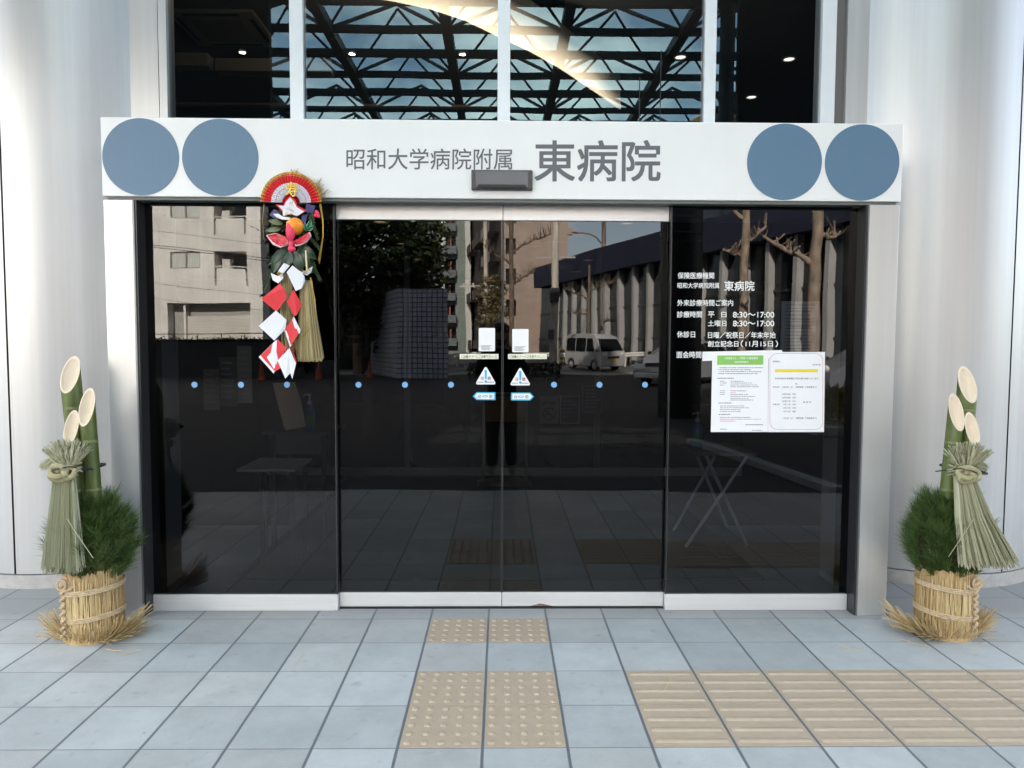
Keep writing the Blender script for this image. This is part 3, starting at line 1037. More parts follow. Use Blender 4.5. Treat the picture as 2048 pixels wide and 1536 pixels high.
    for k in range(420):
        u = rr.uniform(-1, 1)
        dep = rr.uniform(-.022, .022)
        x0 = kx + u * .043
        bot = (.370 if s > 0 else .385) + rr.uniform(-.012, .03) + (.02 if rr.random() < .2 else 0)
        sp = (-.004 + u * (.080 if rr.random() < .85 else .092)) if s > 0 else (.112 + u * .140 * (1 if u > -.9 else .8))
        zt_ = kz - .02
        p1 = (x0 + sp * .35 - u * .010, ky - .012 + dep, zt_ - (zt_ - bot) * .45)
        p2 = (kx + sp + rr.uniform(-.006, .006), ky - .015 + dep * 1.3 - .01, bot)
        strand(tas, [(x0, ky + dep * .6, zt_), p1, p2], rr.uniform(.0014, .0028))
    ta = obj('tassel', tas, straw_green, t)
    fan = MB()
    for k in range(300):
        a = rr.uniform(math.radians(38), math.radians(142))
        L_ = rr.uniform(.09, .14)
        c0 = (kx + (.022 if s > 0 else .004) + math.cos(a) * .028, ky + rr.uniform(-.015, .015), kz + .012)
        fan.tube([c0, (c0[0] + math.cos(a) * L_ * .5, ky - .006 + rr.uniform(-.02, .02), c0[2] + math.sin(a) * L_ * .55),
                  (c0[0] + math.cos(a) * L_ * .85, ky - .012 + rr.uniform(-.025, .025), c0[2] + math.sin(a) * L_ * .98)], rr.uniform(.0013, .0026), n=3, cap=False)
    for k in range(110):
        L_ = rr.uniform(.06, .105)
        z = kz + rr.uniform(.0, .03)
        fan.tube([(kx, ky, z), (kx - X(L_ * .6), ky - .01, z + .03), (kx - X(L_), ky - .012 + rr.uniform(-.01, .01), z + .006 + rr.uniform(-.012, .012))], rr.uniform(.001, .002), n=3, cap=False)
        if k % 4 == 0:
            fan.tube([(kx, ky, z), (kx + X(L_ * .9), ky - .015, z + rr.uniform(-.035, .045))], .0016, n=3, cap=False)
    obj('tuft', fan, straw_green, ta)
    kn = MB()
    for q, (r1, ph, yo) in enumerate(((.034, 0, -.02), (.034, 2.1, -.032), (.034, 4.2, -.025))):
        kn.tube([(kx + (.022 * math.cos(ph)) + r1 * 1.05 * math.cos(b), ky + yo + .010 * math.sin(2 * b + ph), kz - .01 + .012 * math.sin(ph) + r1 * .72 * math.sin(b)) for b in (2 * PI * k / 24 for k in range(25))], .0125, n=9, cap=False)
    obj('tassel_knot', kn, mat('pale green straw rope', (.34, .31, .18), .75, var=.25, vscale=40, stretch=(1, 1, 6), bump=.4, bscale=140), ta, smooth=True)
    cd = MB().tube([(kx - X(.03), ky - .045, kz + .002), (kx, ky - .05, kz + .014), (kx + X(.045), ky - .04, kz + .022), (kx + X(.10), ky + .06, kz - .01)], .003, n=5)
    obj('cord', cd, tie_m, ta)
    obj('loose_straw', MB().tube([(X(.0), -.20, .62), (X(.06), -.215, .54), (X(.12), -.21, .44)], .0016, n=3), straw_green, t)
    return t


kadomatsu((-1.972, 3.490, 0), 1, 'bamboo and pine arrangement with a narrow straight tassel, by the portal post near the ornament', 11)
kadomatsu((2.200, 3.505, 0), -1, 'bamboo and pine arrangement with a wide spreading tassel, by the portal post near the notices', 23)

for i, (u, v) in enumerate(((228, 1301), (262, 1306), (598, 1318), (1960, 1292), (1830, 1287), (1700, 1296), (300, 1252), (1335, 1370))):
    d = ray(u, v)
    k = (.004 - EYE) / d.z
    a = rnd.uniform(0, PI)
    L_ = rnd.uniform(.02, .07)
    pts = [(d.x * k + math.cos(a) * L_ * f_, d.y * k + math.sin(a) * L_ * f_, .003 + .004 * abs(f_)) for f_ in (-1, -.3, .3, 1)]
    o = obj('straw_bit', MB().tube(pts, .0016, n=4), straw_loose)
    tag(o, 'loose bit of straw lying on the floor tiles', 'straw', 'loose straw bits on the paving')

# ------------------------------------------------------------------ hanging New Year ornament
OY = 3.672
gold = mat('gold foil', (.55, .36, .07), .35, .55, var=.3, vscale=60)
orn_red = mat('red paper', (.62, .018, .028), .55, var=.06, vscale=30)
orn_white = mat('white ornament paper', (.70, .70, .75), .6, var=.02, vscale=20)
t = thing('hanging_ornament', 'hanging New Year ornament with a red and white fan, orange and zigzag paper', 'new year decoration', at(585, 420, OY))
fc = at(582, 406, OY)
PXM = OY / F * 1.0                                        # metres per photo pixel at this depth


def fan_sector(name, r0, r1, y, m, folds=26, a0=2, a1=178, amp=.004):
    rows = [[], []]
    for i in range(folds * 2 + 1):
        a = math.radians(a0 + (a1 - a0) * i / (folds * 2))
        yy = y + (amp if i % 2 else -amp)
        for row, r in ((rows[0], r0), (rows[1], r1)):
            row.append((fc.x + r * PXM * math.cos(a), yy, fc.z + r * PXM * math.sin(a)))
    return obj(name, MB().grid(rows), m, t)


fan_sector('fan_trim', 56.3, 60.5, OY, gold)
fan_sector('fan_rim', 39.5, 56.2, OY, orn_red)
fan_sector('fan_trim', 53.0, 54.2, OY - .0012, gold)
fan_sector('fan_leaf', 17.5, 39.4, OY, orn_white)
fan_sector('fan_line', 29.6, 30.2, OY - .0012, orn_red)
fan_sector('fan_centre', 3, 17.4, OY, orn_red)
text('fan_character', '寿', (571.5, 364, 595.5, 393), OY - .006, gold, t, bold=.016)


def opoly(name, pts, dy, m, parent=None, curl=.006, seed=1):
    rr = random.Random(seed)
    q = []
    for u, v in pts:
        p = at(u, v, OY + dy)
        q.append((p.x, p.y + rr.uniform(-curl, curl), p.z))
    mb = MB().poly(q).poly([(a_, b_ + .0012, c_) for a_, b_, c_ in reversed(q)])
    return obj(name, mb, m, parent or t)


sb = MB()
for k in range(90):
    p0 = at(rnd.uniform(595, 620), rnd.uniform(395, 410), OY + .02)
    a = math.radians(rnd.uniform(22, 62))
    p1 = p0 + Vector((math.cos(a), 0, math.sin(a))) * rnd.uniform(.07, .125)
    p1.y += rnd.uniform(-.012, .0)
    strand(sb, [p0, p1], .0016)
for k in range(26):
    p0 = at(588 + rnd.uniform(-4, 6), 352, OY + .012)
    p1 = at(588 + rnd.uniform(-9, 11), rnd.uniform(336, 347), OY + .006)
    strand(sb, [p0, (p0 + p1) / 2 + Vector((rnd.uniform(-.004, .004), 0, 0)), p1], .0018)
obj('straw_tip', sb, straw_loose, t)

# greenery behind
fern = island('fern green', [(.018, .04, .014), (.04, .08, .026), (.07, .11, .04)])
leafd = mat('dark glossy leaf', (.012, .040, .018), .35, var=.25, vscale=20)
olive = mat('olive leaf', (.13, .15, .07), .55, var=.2, vscale=40)
gm = MB()
for (u0, v0, u1, v1, n, w) in ((585, 430, 640, 500, 60, 9), (600, 470, 640, 560, 70, 10), (560, 500, 528, 580, 80, 8), (600, 480, 625, 545, 60, 10), (560, 420, 536, 470, 40, 8), (570, 480, 560, 540, 50, 14), (618, 420, 636, 480, 60, 9)):
    for i in range(n):
        f_ = i / n
        u, v = u0 + (u1 - u0) * f_, v0 + (v1 - v0) * f_
        dl = math.atan2(v1 - v0, u1 - u0)
        for sgn in (-1, 1):
            L_ = w * (1 - .55 * f_) * rnd.uniform(.7, 1.15)
            a = dl + sgn * rnd.uniform(.5, 1.0)
            p0, p1 = at(u, v, OY + .02), at(u + L_ * math.cos(a), v + L_ * math.sin(a), OY + .015 + rnd.uniform(-.02, .012))
            sd = Vector((-(p1 - p0).z, 0, (p1 - p0).x)).normalized() * .0022
            gm.poly([p0 - sd, (p0 + p1) / 2 + sd * -1.3, p1, (p0 + p1) / 2 + sd * 1.3, p0 + sd])
obj('fern_frond', gm, fern, t)


def leaf(name, u0, v0, u1, v1, w, dy, m):
    a, b = Vector((u0, v0)), Vector((u1, v1))
    d = b - a
    nrm = Vector((-d.y, d.x)).normalized()
    L_, R_, C_ = [], [], []
    for i in range(9):
        f_ = i / 8
        ww = w * math.sin(PI * f_ ** .85) ** .8 if 0 < f_ < 1 else 0.01
        c = a + d * f_
        yy = OY + dy - .012 * math.sin(PI * f_)
        C_.append(at(c.x, c.y, yy + .004))
        l, r = c + nrm * ww, c - nrm * ww
        L_.append(at(l.x, l.y, yy)); R_.append(at(r.x, r.y, yy - .003))
    return obj(name, MB().grid([L_, C_, R_]), m, t, smooth=True)


for q in ((560, 500, 545, 548, 10), (580, 498, 560, 555, 10), (586, 500, 606, 545, 11), (596, 492, 620, 540, 10), (575, 495, 535, 530, 9), (602, 490, 634, 520, 9), (578, 500, 575, 540, 9)):
    leaf('leaf', *q, .002, leafd)
leaf('leaf', 566, 448, 535, 440, 5.5, -.004, olive)
leaf('leaf', 563, 457, 529, 461, 5.5, -.006, olive)
for q in ((613, 462, 609, 446, 3.0), (615, 460, 622, 439, 3.6), (616, 460, 628, 452, 3.0)):
    leaf('bamboo_leaf_edge', q[0], q[1] + 1, q[2], q[3] - 1, q[4] + 1.0, -.010, orn_white)
    leaf('bamboo_leaf', *q, -.013, mat('bamboo leaf green', (.01, .17, .06), .5))
cardb = mat('indigo card', (.035, .03, .13), .5, var=.7, vscale=120)
for i, pts in enumerate(([(538, 430), (548, 418), (558, 425), (549, 437)], [(613, 408), (630, 411), (626, 427), (610, 424)], [(603, 430), (614, 428), (612, 446), (603, 444)])):
    opoly('pattern_card', pts, -.002, cardb, seed=i)
star_r = [(551, 409), (567, 409.5), (570, 402), (580, 392.5), (590, 399), (595, 411), (613, 421), (597, 431), (583, 430), (566, 425)]
star_w = [(556, 411), (568, 412), (572, 404), (580, 395), (588, 403), (593, 414), (608, 423), (594, 432), (582, 428), (566, 432), (565, 420)]
opoly('paper_crane_back', star_r, -.008, orn_red, curl=.003)
opoly('paper_crane', star_w, -.0125, orn_white, curl=.002)
opoly('crane_wing', [(546, 428), (556, 427), (566, 433), (581, 435), (580, 440), (564, 439), (553, 435)], -.02, orn_white, curl=.003)
gd = MB()
for k in range(9):
    a0, b0 = rnd.uniform(574, 586), rnd.uniform(402, 436)
    gd.tube([at(a0, b0, OY - .016), at(a0 + rnd.uniform(-6, 6), b0 + rnd.uniform(-2, 7), OY - .020), at(a0 + rnd.uniform(-7, 7), b0 + rnd.uniform(-6, 8), OY - .017)], .0012, n=4)
obj('gold_wire', gd, gold, t)
c = at(590, 453, OY - .022)
og = obj('orange', MB().ball(c, 17 * PXM, 14), mat('orange plastic', (.82, .26, .010), .45, var=.08, vscale=90, bump=.2, bscale=260), t, smooth=True)
bd = []
for i in range(17):
    a = math.radians(150 - 120 * i / 16)
    bd.append((c.x + 17.1 * PXM * math.cos(a) * .98, c.y - 17.4 * PXM * math.sin(a) * .80, c.z + (4 + 5 * math.sin(a) - i * .25) * PXM))
obj('orange_band', MB().tube(bd, .003, n=5), mat('yellow ribbon', (.75, .66, .13), .5), og)
# red ribbon bird
pink = mat('pink red silk', (.72, .035, .10), .45, var=.12, vscale=40)
b_ = MB()
p = at(581, 463, OY - .05)
b_.ball(p, 9.5 * PXM, 12, 1, .7, 1.95)
b_.ball(at(582, 488, OY - .045), 5 * PXM, 10, 1, .8, 2.2)
b_.ball(at(583.5, 498, OY - .045), 8 * PXM, 10, 1, .7, .72)
obj('ribbon_body', b_, pink, t, smooth=True)
wing_m = mat('glossy red wing', (.60, .03, .05), .25, var=.45, vscale=55)
for wname, w_, c_ in (('ribbon_wing', [(535, 471), (553, 467), (570, 473), (577, 480), (576, 488), (562, 492), (548, 487)], .02), ('ribbon_wing', [(586, 482), (603, 474), (617, 465), (620, 472), (612, 482), (600, 488), (590, 490)], .02)):
    out = [((u - 577) * 1.07 + 577, (v - 479) * 1.18 + 480) for u, v in w_]
    wg = opoly('ribbon_wing_edge', out, -.030, mat('pale pink edge', (.75, .50, .55), .5), curl=.004, seed=3)
    opoly(wname, w_, -.037, wing_m, curl=.006, seed=4)
for (u, v) in ((633, 424), (637, 432), (631, 431), (635, 427)):
    obj('plum_bud', MB().ball(at(u, v, OY - .01), 3.8 * PXM, 8), pink, t, smooth=True)
# small white and gold ornaments, gold stick, cords
opoly('folded_paper', [(541, 546), (556, 552), (565, 545), (567, 556), (557, 567), (545, 560)], -.028, orn_white, seed=6)
opoly('folded_paper', [(596, 540), (604, 544), (613, 540), (626, 533), (622, 545), (614, 551), (604, 547)], -.034, orn_white, seed=7)
gd = MB()
for cu_, cv_ in ((556, 550), (613, 541)):
    for k in range(9):
        a = rnd.uniform(0, 2 * PI)
        gd.tube([at(cu_, cv_, OY - .045), at(cu_ + 5 * math.cos(a), cv_ + 5 * math.sin(a), OY - .05), at(cu_ + 9 * math.cos(a + .6), cv_ + 7 * math.sin(a + .6), OY - .042)], .0013, n=4)
obj('gold_wire', gd, gold, t)
obj('gold_stick', MB().tube([at(611.5, 501, OY - .04), at(614, 541, OY - .045)], .0042, n=7), mat('pale gold stick', (.70, .58, .33), .4, .3), t)
cd = MB()
for off in (0, 1.6, 3.0):
    cd.tube([at(639 + off, 408, OY - .01), at(645 + off * .6, 445, OY - .014), at(645 + off * .5, 475, OY - .016), at(636 + off, 522 + off * 2, OY - .012)], .0009, n=4)
    cd.tube([at(620 + off * .6, 555, OY - .03), at(629 + off * .4, 600, OY - .034), at(632, 630 - off, OY - .034), at(625, 652, OY - .034), at(598, 678 + off, OY - .034)], .0009, n=4)
cd.tube([at(528, 408, OY), at(525, 440, OY), at(528, 478, OY)], .001, n=4)
obj('gold_cord', cd, gold, t)
# straw tassels
ts = MB()
for k in range(330):
    u0, u1 = rnd.uniform(600, 624), 0
    f_ = (u0 - 600) / 24
    u1 = 596 + f_ * 49 + rnd.uniform(-3, 3)
    dd = rnd.uniform(-.03, .01)
    strand(ts, [at(u0, 560 + rnd.uniform(0, 12), OY + dd * .5), at((u0 * .55 + u1 * .45), 640, OY + dd - .006), at(u1, rnd.uniform(714, 724), OY + dd)], rnd.uniform(.0014, .0027))
for k in range(110):
    u0 = rnd.uniform(560, 584)
    strand(ts, [at(u0, 545, OY + .012), at(u0 + rnd.uniform(-4, 4), 620, OY + .010 + rnd.uniform(-.008, .008)), at(u0 + 10 + rnd.uniform(-8, 10), rnd.uniform(695, 712), OY + .012)], rnd.uniform(.0013, .0024))
obj('straw_tassel', ts, island('pale ornament straw', [(.16, .12, .05), (.36, .28, .13), (.50, .41, .22), (.60, .52, .32), (.30, .24, .11)]), t)
# zigzag paper streamers
ZZ = [('w', [(568, 526), (579, 531), (567, 547), (556, 543)], -.03), ('w', [(585, 531), (602, 544), (609, 552), (610, 562), (603, 577), (591, 582), (573, 544)], -.045),
      ('r', [(559, 567), (567, 576), (574, 588), (573, 597), (553, 624), (522, 598), (540, 583)], -.05), ('r', [(588, 579), (603, 609), (594, 630), (588, 632), (573, 603)], -.046),
      ('w', [(552, 621), (573, 640), (570, 658), (549, 681), (518, 652)], -.055), ('w', [(588, 633), (601, 660), (600, 667), (594, 668), (585, 640)], -.046),
      ('r', [(586, 634), (597, 667), (582, 691), (570, 658)], -.052), ('w', [(569, 660), (573, 662), (584, 690), (580, 694)], -.048),
      ('r', [(580, 690), (583, 691), (593, 724), (592, 728), (586, 710)], -.046),
      ('w', [(553, 680), (571, 699), (548, 747), (517, 714)], -.05),
      ('r', [(555, 678), (574, 697), (556, 721), (562, 736), (550, 743), (520, 711)], -.056), ('w', [(579, 696), (592, 727), (585, 758), (580, 746), (571, 757), (555, 721)], -.062)]
for i, (c_, pts, dy) in enumerate(ZZ):
    opoly('paper_streamer', pts, dy, orn_red if c_ == 'r' else orn_white, curl=.007, seed=40 + i)
#%%PART3
# ------------------------------------------------------------------ interior behind the glass
int_floor = mat('dark interior floor', (.02, .02, .022), .45, var=.15, vscale=4)
int_wall = mat('grey interior wall', (.05, .05, .053), .7, var=.1, vscale=1.5)
int_ceil = mat('dark interior ceiling', (.055, .055, .06), .8)
o = obj('floor', MB().poly([(-8, 3.93, -.004), (8, 3.93, -.004), (8, 17, -.004), (-8, 17, -.004)]), int_floor); o['kind'] = 'structure'
o = obj('door_mat', MB().box(-1.6, 1.6, 4.3, 7.6, -.003, .008), mat('charcoal mat', (.02, .02, .022), .95, bump=.5, bscale=400))
tag(o, 'charcoal entrance mat on the floor just inside the doors', 'mat')
o = obj('wall', MB().box(-8, 8, 17, 17.2, 0, 6.5), int_wall); o['kind'] = 'structure'
o = obj('wall', MB().box(-8.2, -8.002, 5.31, 17, 0, 6.5), int_wall); o['kind'] = 'structure'
o = obj('wall', MB().box(8.002, 8.2, 5.31, 17, 0, 6.5), int_wall); o['kind'] = 'structure'
o = obj('ceiling', MB().box(-7.99, 7.99, 4.47, 16.99, 4.6, 4.7), int_ceil); o['kind'] = 'structure'
o = obj('ceiling', MB().box(-7.98, 7.98, 4.405, 14.0, 2.6, 2.72), int_ceil); o['kind'] = 'structure'

trim_m = mat('downlight trim', (.62, .57, .48), .35, .3)
lamp_dim = emit('dim warm lamp', (1.0, .62, .30), .22)
lamp_on = emit('lit lamp', (1.0, .93, .86), 14.0)
lamp_soft = emit('soft lamp', (1.0, .9, .8), .55)


def downlight(x, y, z, r, lamp, label, grp):
    t = thing('downlight', label, 'ceiling light', (x, y, z), grp, local=True)
    obj('trim', MB().lathe([(r, 0), (r * 1.02, -.010), (r * .80, -.014), (r * .74, .0)], 0, 0, 28), trim_m, t, smooth=True)
    obj('lamp', MB().lathe([(r * .73, -.004), (.0005, -.006)], 0, 0, 24), lamp, t)
    return t


for i, y in enumerate((7.14, 8.7, 10.3, 12.0)):
    for sx, w in ((-1, 'towards the ornament'), (1, 'towards the notices')):
        downlight(1.2 * sx + .02, y, 2.598, .085, lamp_dim, 'warm round downlight seen through the doors, in the row %s' % w, 'downlights in the row %s' % w)
for u, v in ((485, 103), (704, 106), (925, 107)):
    d = ray(u, v)
    k = (4.598 - EYE) / d.z
    downlight(d.x * k, d.y * k, 4.598, .042, lamp_on, 'bright small downlight seen through the upper window', 'bright downlights behind the upper window')
for u, v in ((1361, 113), (1578, 117), (1503, 193)):
    d = ray(u, v)
    k = (4.598 - EYE) / d.z
    downlight(d.x * k, d.y * k, 4.598, .075, lamp_soft, 'silver rimmed downlight seen through the upper window, opposite side from the air conditioner', 'silver downlights behind the upper window')

d0 = ray(450, 58)
k = (4.58 - EYE) / d0.z
ax, ay = d0.x * k, d0.y * k
t = thing('air_conditioner', 'square ceiling air conditioner cassette behind the upper window', 'air conditioner', (ax, ay, 4.598))
ac_m = mat('cassette plastic', (.15, .145, .13), .5)
obj('panel', MB().box(ax - .42, ax + .42, ay - .42, ay + .42, 4.565, 4.597), ac_m, t, bevel=.01)
for a in range(4):
    s_ = MB()
    s_.box(-.27, .27, .335, .375, -.004, 0)
    cs, sn = math.cos(a * PI / 2), math.sin(a * PI / 2)
    s_.v = [(ax + x * cs - y * sn, ay + x * sn + y * cs, 4.5645 + z) for x, y, z in s_.v]
    obj('louvre', s_, M['black'], t)
obj('grille', MB().box(ax - .25, ax + .25, ay - .25, ay + .25, 4.560, 4.5645), mat('cassette grille', (.11, .105, .095), .6), t)

# pale beams under the upper ceiling on the left
beam_m = mat('pale interior beam', (.22, .20, .165), .7)
for (u0, u1, v0, v1) in ((344, 415, 106, 130), (430, 660, 118, 141)):
    a, b = at(u0, v1, 7.45), at(u1, v0, 7.45)
    o = obj('beam', MB().box(a.x, b.x, 7.45, 7.6, a.z, b.z), beam_m); o['kind'] = 'structure'
a, b = at(344, 209, 9.3), at(990, 206, 9.3)
o = obj('beam', MB().box(a.x, b.x, 9.3, 9.4, a.z, a.z + .03), beam_m); o['kind'] = 'structure'

# curved white soffit, lit along its edge by added hidden area lights floating in front of it
CY = 6.6
edge = [(600, -44), (700, -8), (780, 2), (860, 19), (930, 42), (1000, 76), (1060, 104), (1120, 138), (1180, 178), (1240, 220)]
topv = [(600, -60), (700, -60), (780, -60), (860, -60), (930, -55), (1000, -42), (1060, 2), (1120, 48), (1180, 98), (1240, 152)]
lo = [at(u, v, CY) for u, v in edge]
hi = [at(u, v, CY + .14) for u, v in topv]
mid = [l.lerp(h_, .5) + Vector((0, .03, .0)) for l, h_ in zip(lo, hi)]
t = thing('curved_soffit', 'curved white soffit sweeping down behind the upper window, lit along its edge', 'soffit', lo[5])
sof = obj('soffit_sheet', MB().grid([lo, mid, hi]), mat('white soffit', (.78, .74, .68), .8), t, smooth=True)
sof.modifiers.new('thickness', 'SOLIDIFY').thickness = .02
for i in range(1, len(lo) - 1):
    al = bpy.data.lights.new('cove_lamp', 'AREA')
    al.shape = 'RECTANGLE'
    al.size, al.size_y = (lo[i + 1] - lo[i]).length, .05
    al.energy = .62 * (lo[i + 1] - lo[i]).length / .3
    al.color = (1.0, .80, .56)
    ao = bpy.data.objects.new('cove_lamp', al)
    COL.objects.link(ao)
    pos = (lo[i] + lo[i + 1]) / 2 + Vector((-.06, -.42, -.30))
    ao.location = pos
    tgt = (lo[i] + lo[i + 1]) / 2 * .72 + (hi[i] + hi[i + 1]) / 2 * .28
    zx = (pos - tgt).normalized()
    xx = (lo[i + 1] - lo[i]).normalized()
    xx = (xx - zx * xx.dot(zx)).normalized()
    yy = zx.cross(xx)
    ao.matrix_world = Matrix(((xx.x, yy.x, zx.x, pos.x), (xx.y, yy.y, zx.y, pos.y), (xx.z, yy.z, zx.z, pos.z), (0, 0, 0, 1)))

# inner doors with faint discs
t = thing('inner_door', 'inner glass door with large faint discs and a pale bottom rail', 'door', (0, 7.75, 0))
obj('pane', MB().poly([(-2.6, 7.75, .085), (2.6, 7.75, .085), (2.6, 7.75, 2.5), (-2.6, 7.75, 2.5)]), glass('inner glass', (.62, .63, .65), .02), t)
obj('bottom_rail', MB().box(-2.6, 2.6, 7.73, 7.77, .0, .084), M['alu'], t)
for u in (865, 1002, 1141):
    c = at(u, 876, 7.74)
    obj('disc', MB().prism([(c.x + .345 * math.cos(2 * PI * i / 48), c.z + .345 * math.sin(2 * PI * i / 48)) for i in range(48)], 7.742, 7.745), mat('faint disc film', (.055, .057, .06), .6), t)
for x in (-1.0, 1.03):
    obj('stile', MB().box(x - .03, x + .03, 7.728, 7.772, .085, 2.5), M['mid_alu'], t)

# standing notice board with tube frame
t = thing('standing_sign', 'tube framed standing sign with a tan notice just inside the doors', 'sign', (.03, 7.2, 0))
fx0, fx1 = at(967, 850, 7.2).x, at(1053, 850, 7.2).x
fr = MB()
pts = [(fx0, 7.2, .01), (fx0, 7.2, .86)] + [(fx0 + .06 - .06 * math.cos(a), 7.2, .86 + .06 * math.sin(a)) for a in (PI / 8 * i for i in range(1, 5))]
pts += [(fx1 - .06 + .06 * math.sin(a), 7.2, .86 + .06 * math.cos(a)) for a in (PI / 8 * i for i in range(0, 5))] + [(fx1, 7.2, .01)]
fr.tube(pts, .012, n=8)
obj('frame', fr, mat('cream tube', (.50, .45, .34), .4), t, smooth=True)
obj('board', MB().box(fx0 + .015, fx1 - .015, 7.19, 7.205, .64, .90), mat('tan notice', (.42, .25, .10), .7), t)
obj('base', MB().grid([[(fx0 - .06 + (fx1 - fx0 + .12) * i / 12, 7.08, .03 + .05 * math.sin(PI * i / 12)) for i in range(13)], [(fx0 - .06 + (fx1 - fx0 + .12) * i / 12, 7.3, .03 + .05 * math.sin(PI * i / 12)) for i in range(13)], [(fx0 - .06 + (fx1 - fx0 + .12) * i / 12, 7.08, .0) for i in range(13)]]), mat('cream base', (.36, .30, .20), .5), t)


def poster(label, u0, v0, u1, v1, y, m, name='poster', frame=None, rows=0, tilt=0.0):
    a, b = at(u0, v1, y), at(u1, v0, y)
    cz = (a.x + b.x) / 2
    t = thing(name, label, 'poster', (cz, y, a.z))
    obj('sheet', MB().box(a.x, b.x, y - .004, y, a.z, b.z), m, t)
    if frame:
        w = .012
        obj('frame', MB().box(a.x - w, b.x + w, y - .006, y + .004, a.z - w, a.z).box(a.x - w, b.x + w, y - .006, y + .004, b.z, b.z + w).box(a.x - w, a.x, y - .006, y + .004, a.z + .0001, b.z - .0001).box(b.x, b.x + w, y - .006, y + .004, a.z + .0001, b.z - .0001), frame, t)
    if rows:
        lb = MB()
        for r in range(rows):
            z = b.z - (b.z - a.z) * (r + 1.2) / (rows + 1.6)
            lb.box(a.x + (b.x - a.x) * .12, b.x - (b.x - a.x) * rnd.uniform(.1, .4), y - .0055, y - .0042, z, z + (b.z - a.z) / (rows + 2) * .35)
        obj('lettering', lb, grey_ink, t)
    return t, a, b


dim_paper = mat('poster paper', (.62, .58, .52), .8)
t, a, b = poster('white no smoking poster on the inner doors', 1079, 793, 1118, 847, 7.70, dim_paper)
cx, cz, r0 = (a.x + b.x) / 2, a.z + (b.z - a.z) * .36, (b.x - a.x) * .34
sm = MB()
n = 36
for i in range(n):
    p0, p1 = 2 * PI * i / n, 2 * PI * (i + 1) / n
    sm.poly([(cx + r0 * math.cos(p0), 7.694, cz + r0 * math.sin(p0)), (cx + r0 * math.cos(p1), 7.694, cz + r0 * math.sin(p1)), (cx + r0 * .82 * math.cos(p1), 7.694, cz + r0 * .82 * math.sin(p1)), (cx + r0 * .82 * math.cos(p0), 7.694, cz + r0 * .82 * math.sin(p0))])
q = r0 * .09
c7 = r0 * .62
sm.poly([(cx - c7 - q, 7.6935, cz + c7 - q), (cx - c7 + q, 7.6935, cz + c7 + q), (cx + c7 + q, 7.6935, cz - c7 + q), (cx + c7 - q, 7.6935, cz - c7 - q)])
obj('no_smoking_ring', sm, mat('poster red', (.5, .08, .05), .7), t)
obj('cigarette', MB().box(cx - r0 * .6, cx + r0 * .35, 7.6945, 7.6955, cz - r0 * .16, cz + r0 * .02), ink, t)
text('lettering', '敷地内禁煙', (1086, 803, 1110, 809), 7.694, ink, t, bold=.01)
poster('dark framed notice beside the no smoking poster', 1122, 794, 1157, 845, 7.70, mat('dark poster', (.05, .06, .075), .6), frame=dim_paper, rows=5)
poster('dark framed notice hanging higher than the no smoking poster', 1166, 773, 1203, 824, 7.70, mat('blue grey poster', (.08, .095, .12), .6), frame=M['mid_alu'], rows=6)
poster('framed tan sheet on the dark wall beyond the doors, beside the information pillar', 868, 645, 921, 683, 7.70, mat('tan sheet', (.30, .22, .13), .8), rows=5)
poster('framed picture on the dark inner wall near the ornament pane', 688, 642, 735, 712, 7.71, mat('picture print', (.10, .10, .09), .6, var=.6, vscale=9), frame=M['dark_alu'], rows=3)
poster('faint poster with a round emblem low behind the ornament pane', 316, 704, 342, 776, 5.0, dim_paper, rows=5)
poster('faint dark poster behind the ornament pane, second from the jamb', 408, 738, 438, 820, 5.0, mat('brown poster', (.22, .18, .14), .8), rows=6)
poster('faint tall poster behind the ornament pane beside the paper streamers', 476, 692, 503, 806, 5.05, mat('grey poster', (.26, .24, .22), .8), rows=8)
poster('faint wide poster behind the ornament pane between two others', 440, 714, 474, 812, 5.08, mat('dull poster', (.14, .13, .12), .8), rows=7)
# bluish notice taped to the inside of the lettered pane
t, a, b = poster('bluish notice taped inside the lettered pane above the red bordered sheet', 1560, 603, 1640, 710, 3.835, mat('paper behind glass', (.72, .78, .82), .8))
lb = MB()
for r in range(14):
    z = b.z - (b.z - a.z) * (r + 1.2) / 16
    lb.box(a.x + .02, b.x - rnd.uniform(.02, .07), 3.8292, 3.8304, z, z + .004)
obj('lettering', lb, grey_ink, t)
lb = MB()
for r in (2.4, 3.4, 4.4, 6.2):
    z = b.z - (b.z - a.z) * r / 16 * 1.25
    lb.box(a.x + .05, b.x - .05, 3.8284, 3.8291, z, z + .006)
obj('heading', lb, mat('pale red ink', (.5, .22, .25), .7), t)

# furniture just inside
t = thing('folding_table', 'small folding table with crossed white legs behind the lettered pane', 'table', (1.45, 5.1, 0))
tw = mat('table top laminate', (.20, .16, .13), .5)
c1, c2, c3, c4 = at(1408, 914, 4.94), at(1503, 912, 4.94), at(1480, 893, 5.42), at(1372, 893, 5.42)
zt = .655
obj('top', MB().grid([[(c1.x - .06, 4.93, zt), (c2.x + .03, 4.93, zt), (c2.x + .03, 5.44, zt), (c1.x - .06, 5.44, zt)], [(c1.x - .06, 4.93, zt + .022), (c2.x + .03, 4.93, zt + .022), (c2.x + .03, 5.44, zt + .022), (c1.x - .06, 5.44, zt + .022)]], True).poly([(c1.x - .06, 4.93, zt + .022), (c2.x + .03, 4.93, zt + .022), (c2.x + .03, 5.44, zt + .022), (c1.x - .06, 5.44, zt + .022)]).poly([(c1.x - .06, 4.93, zt), (c2.x + .03, 4.93, zt), (c2.x + .03, 5.44, zt), (c1.x - .06, 5.44, zt)]), tw, t)
lm = mat('white tube leg', (.66, .68, .74), .35, .2)
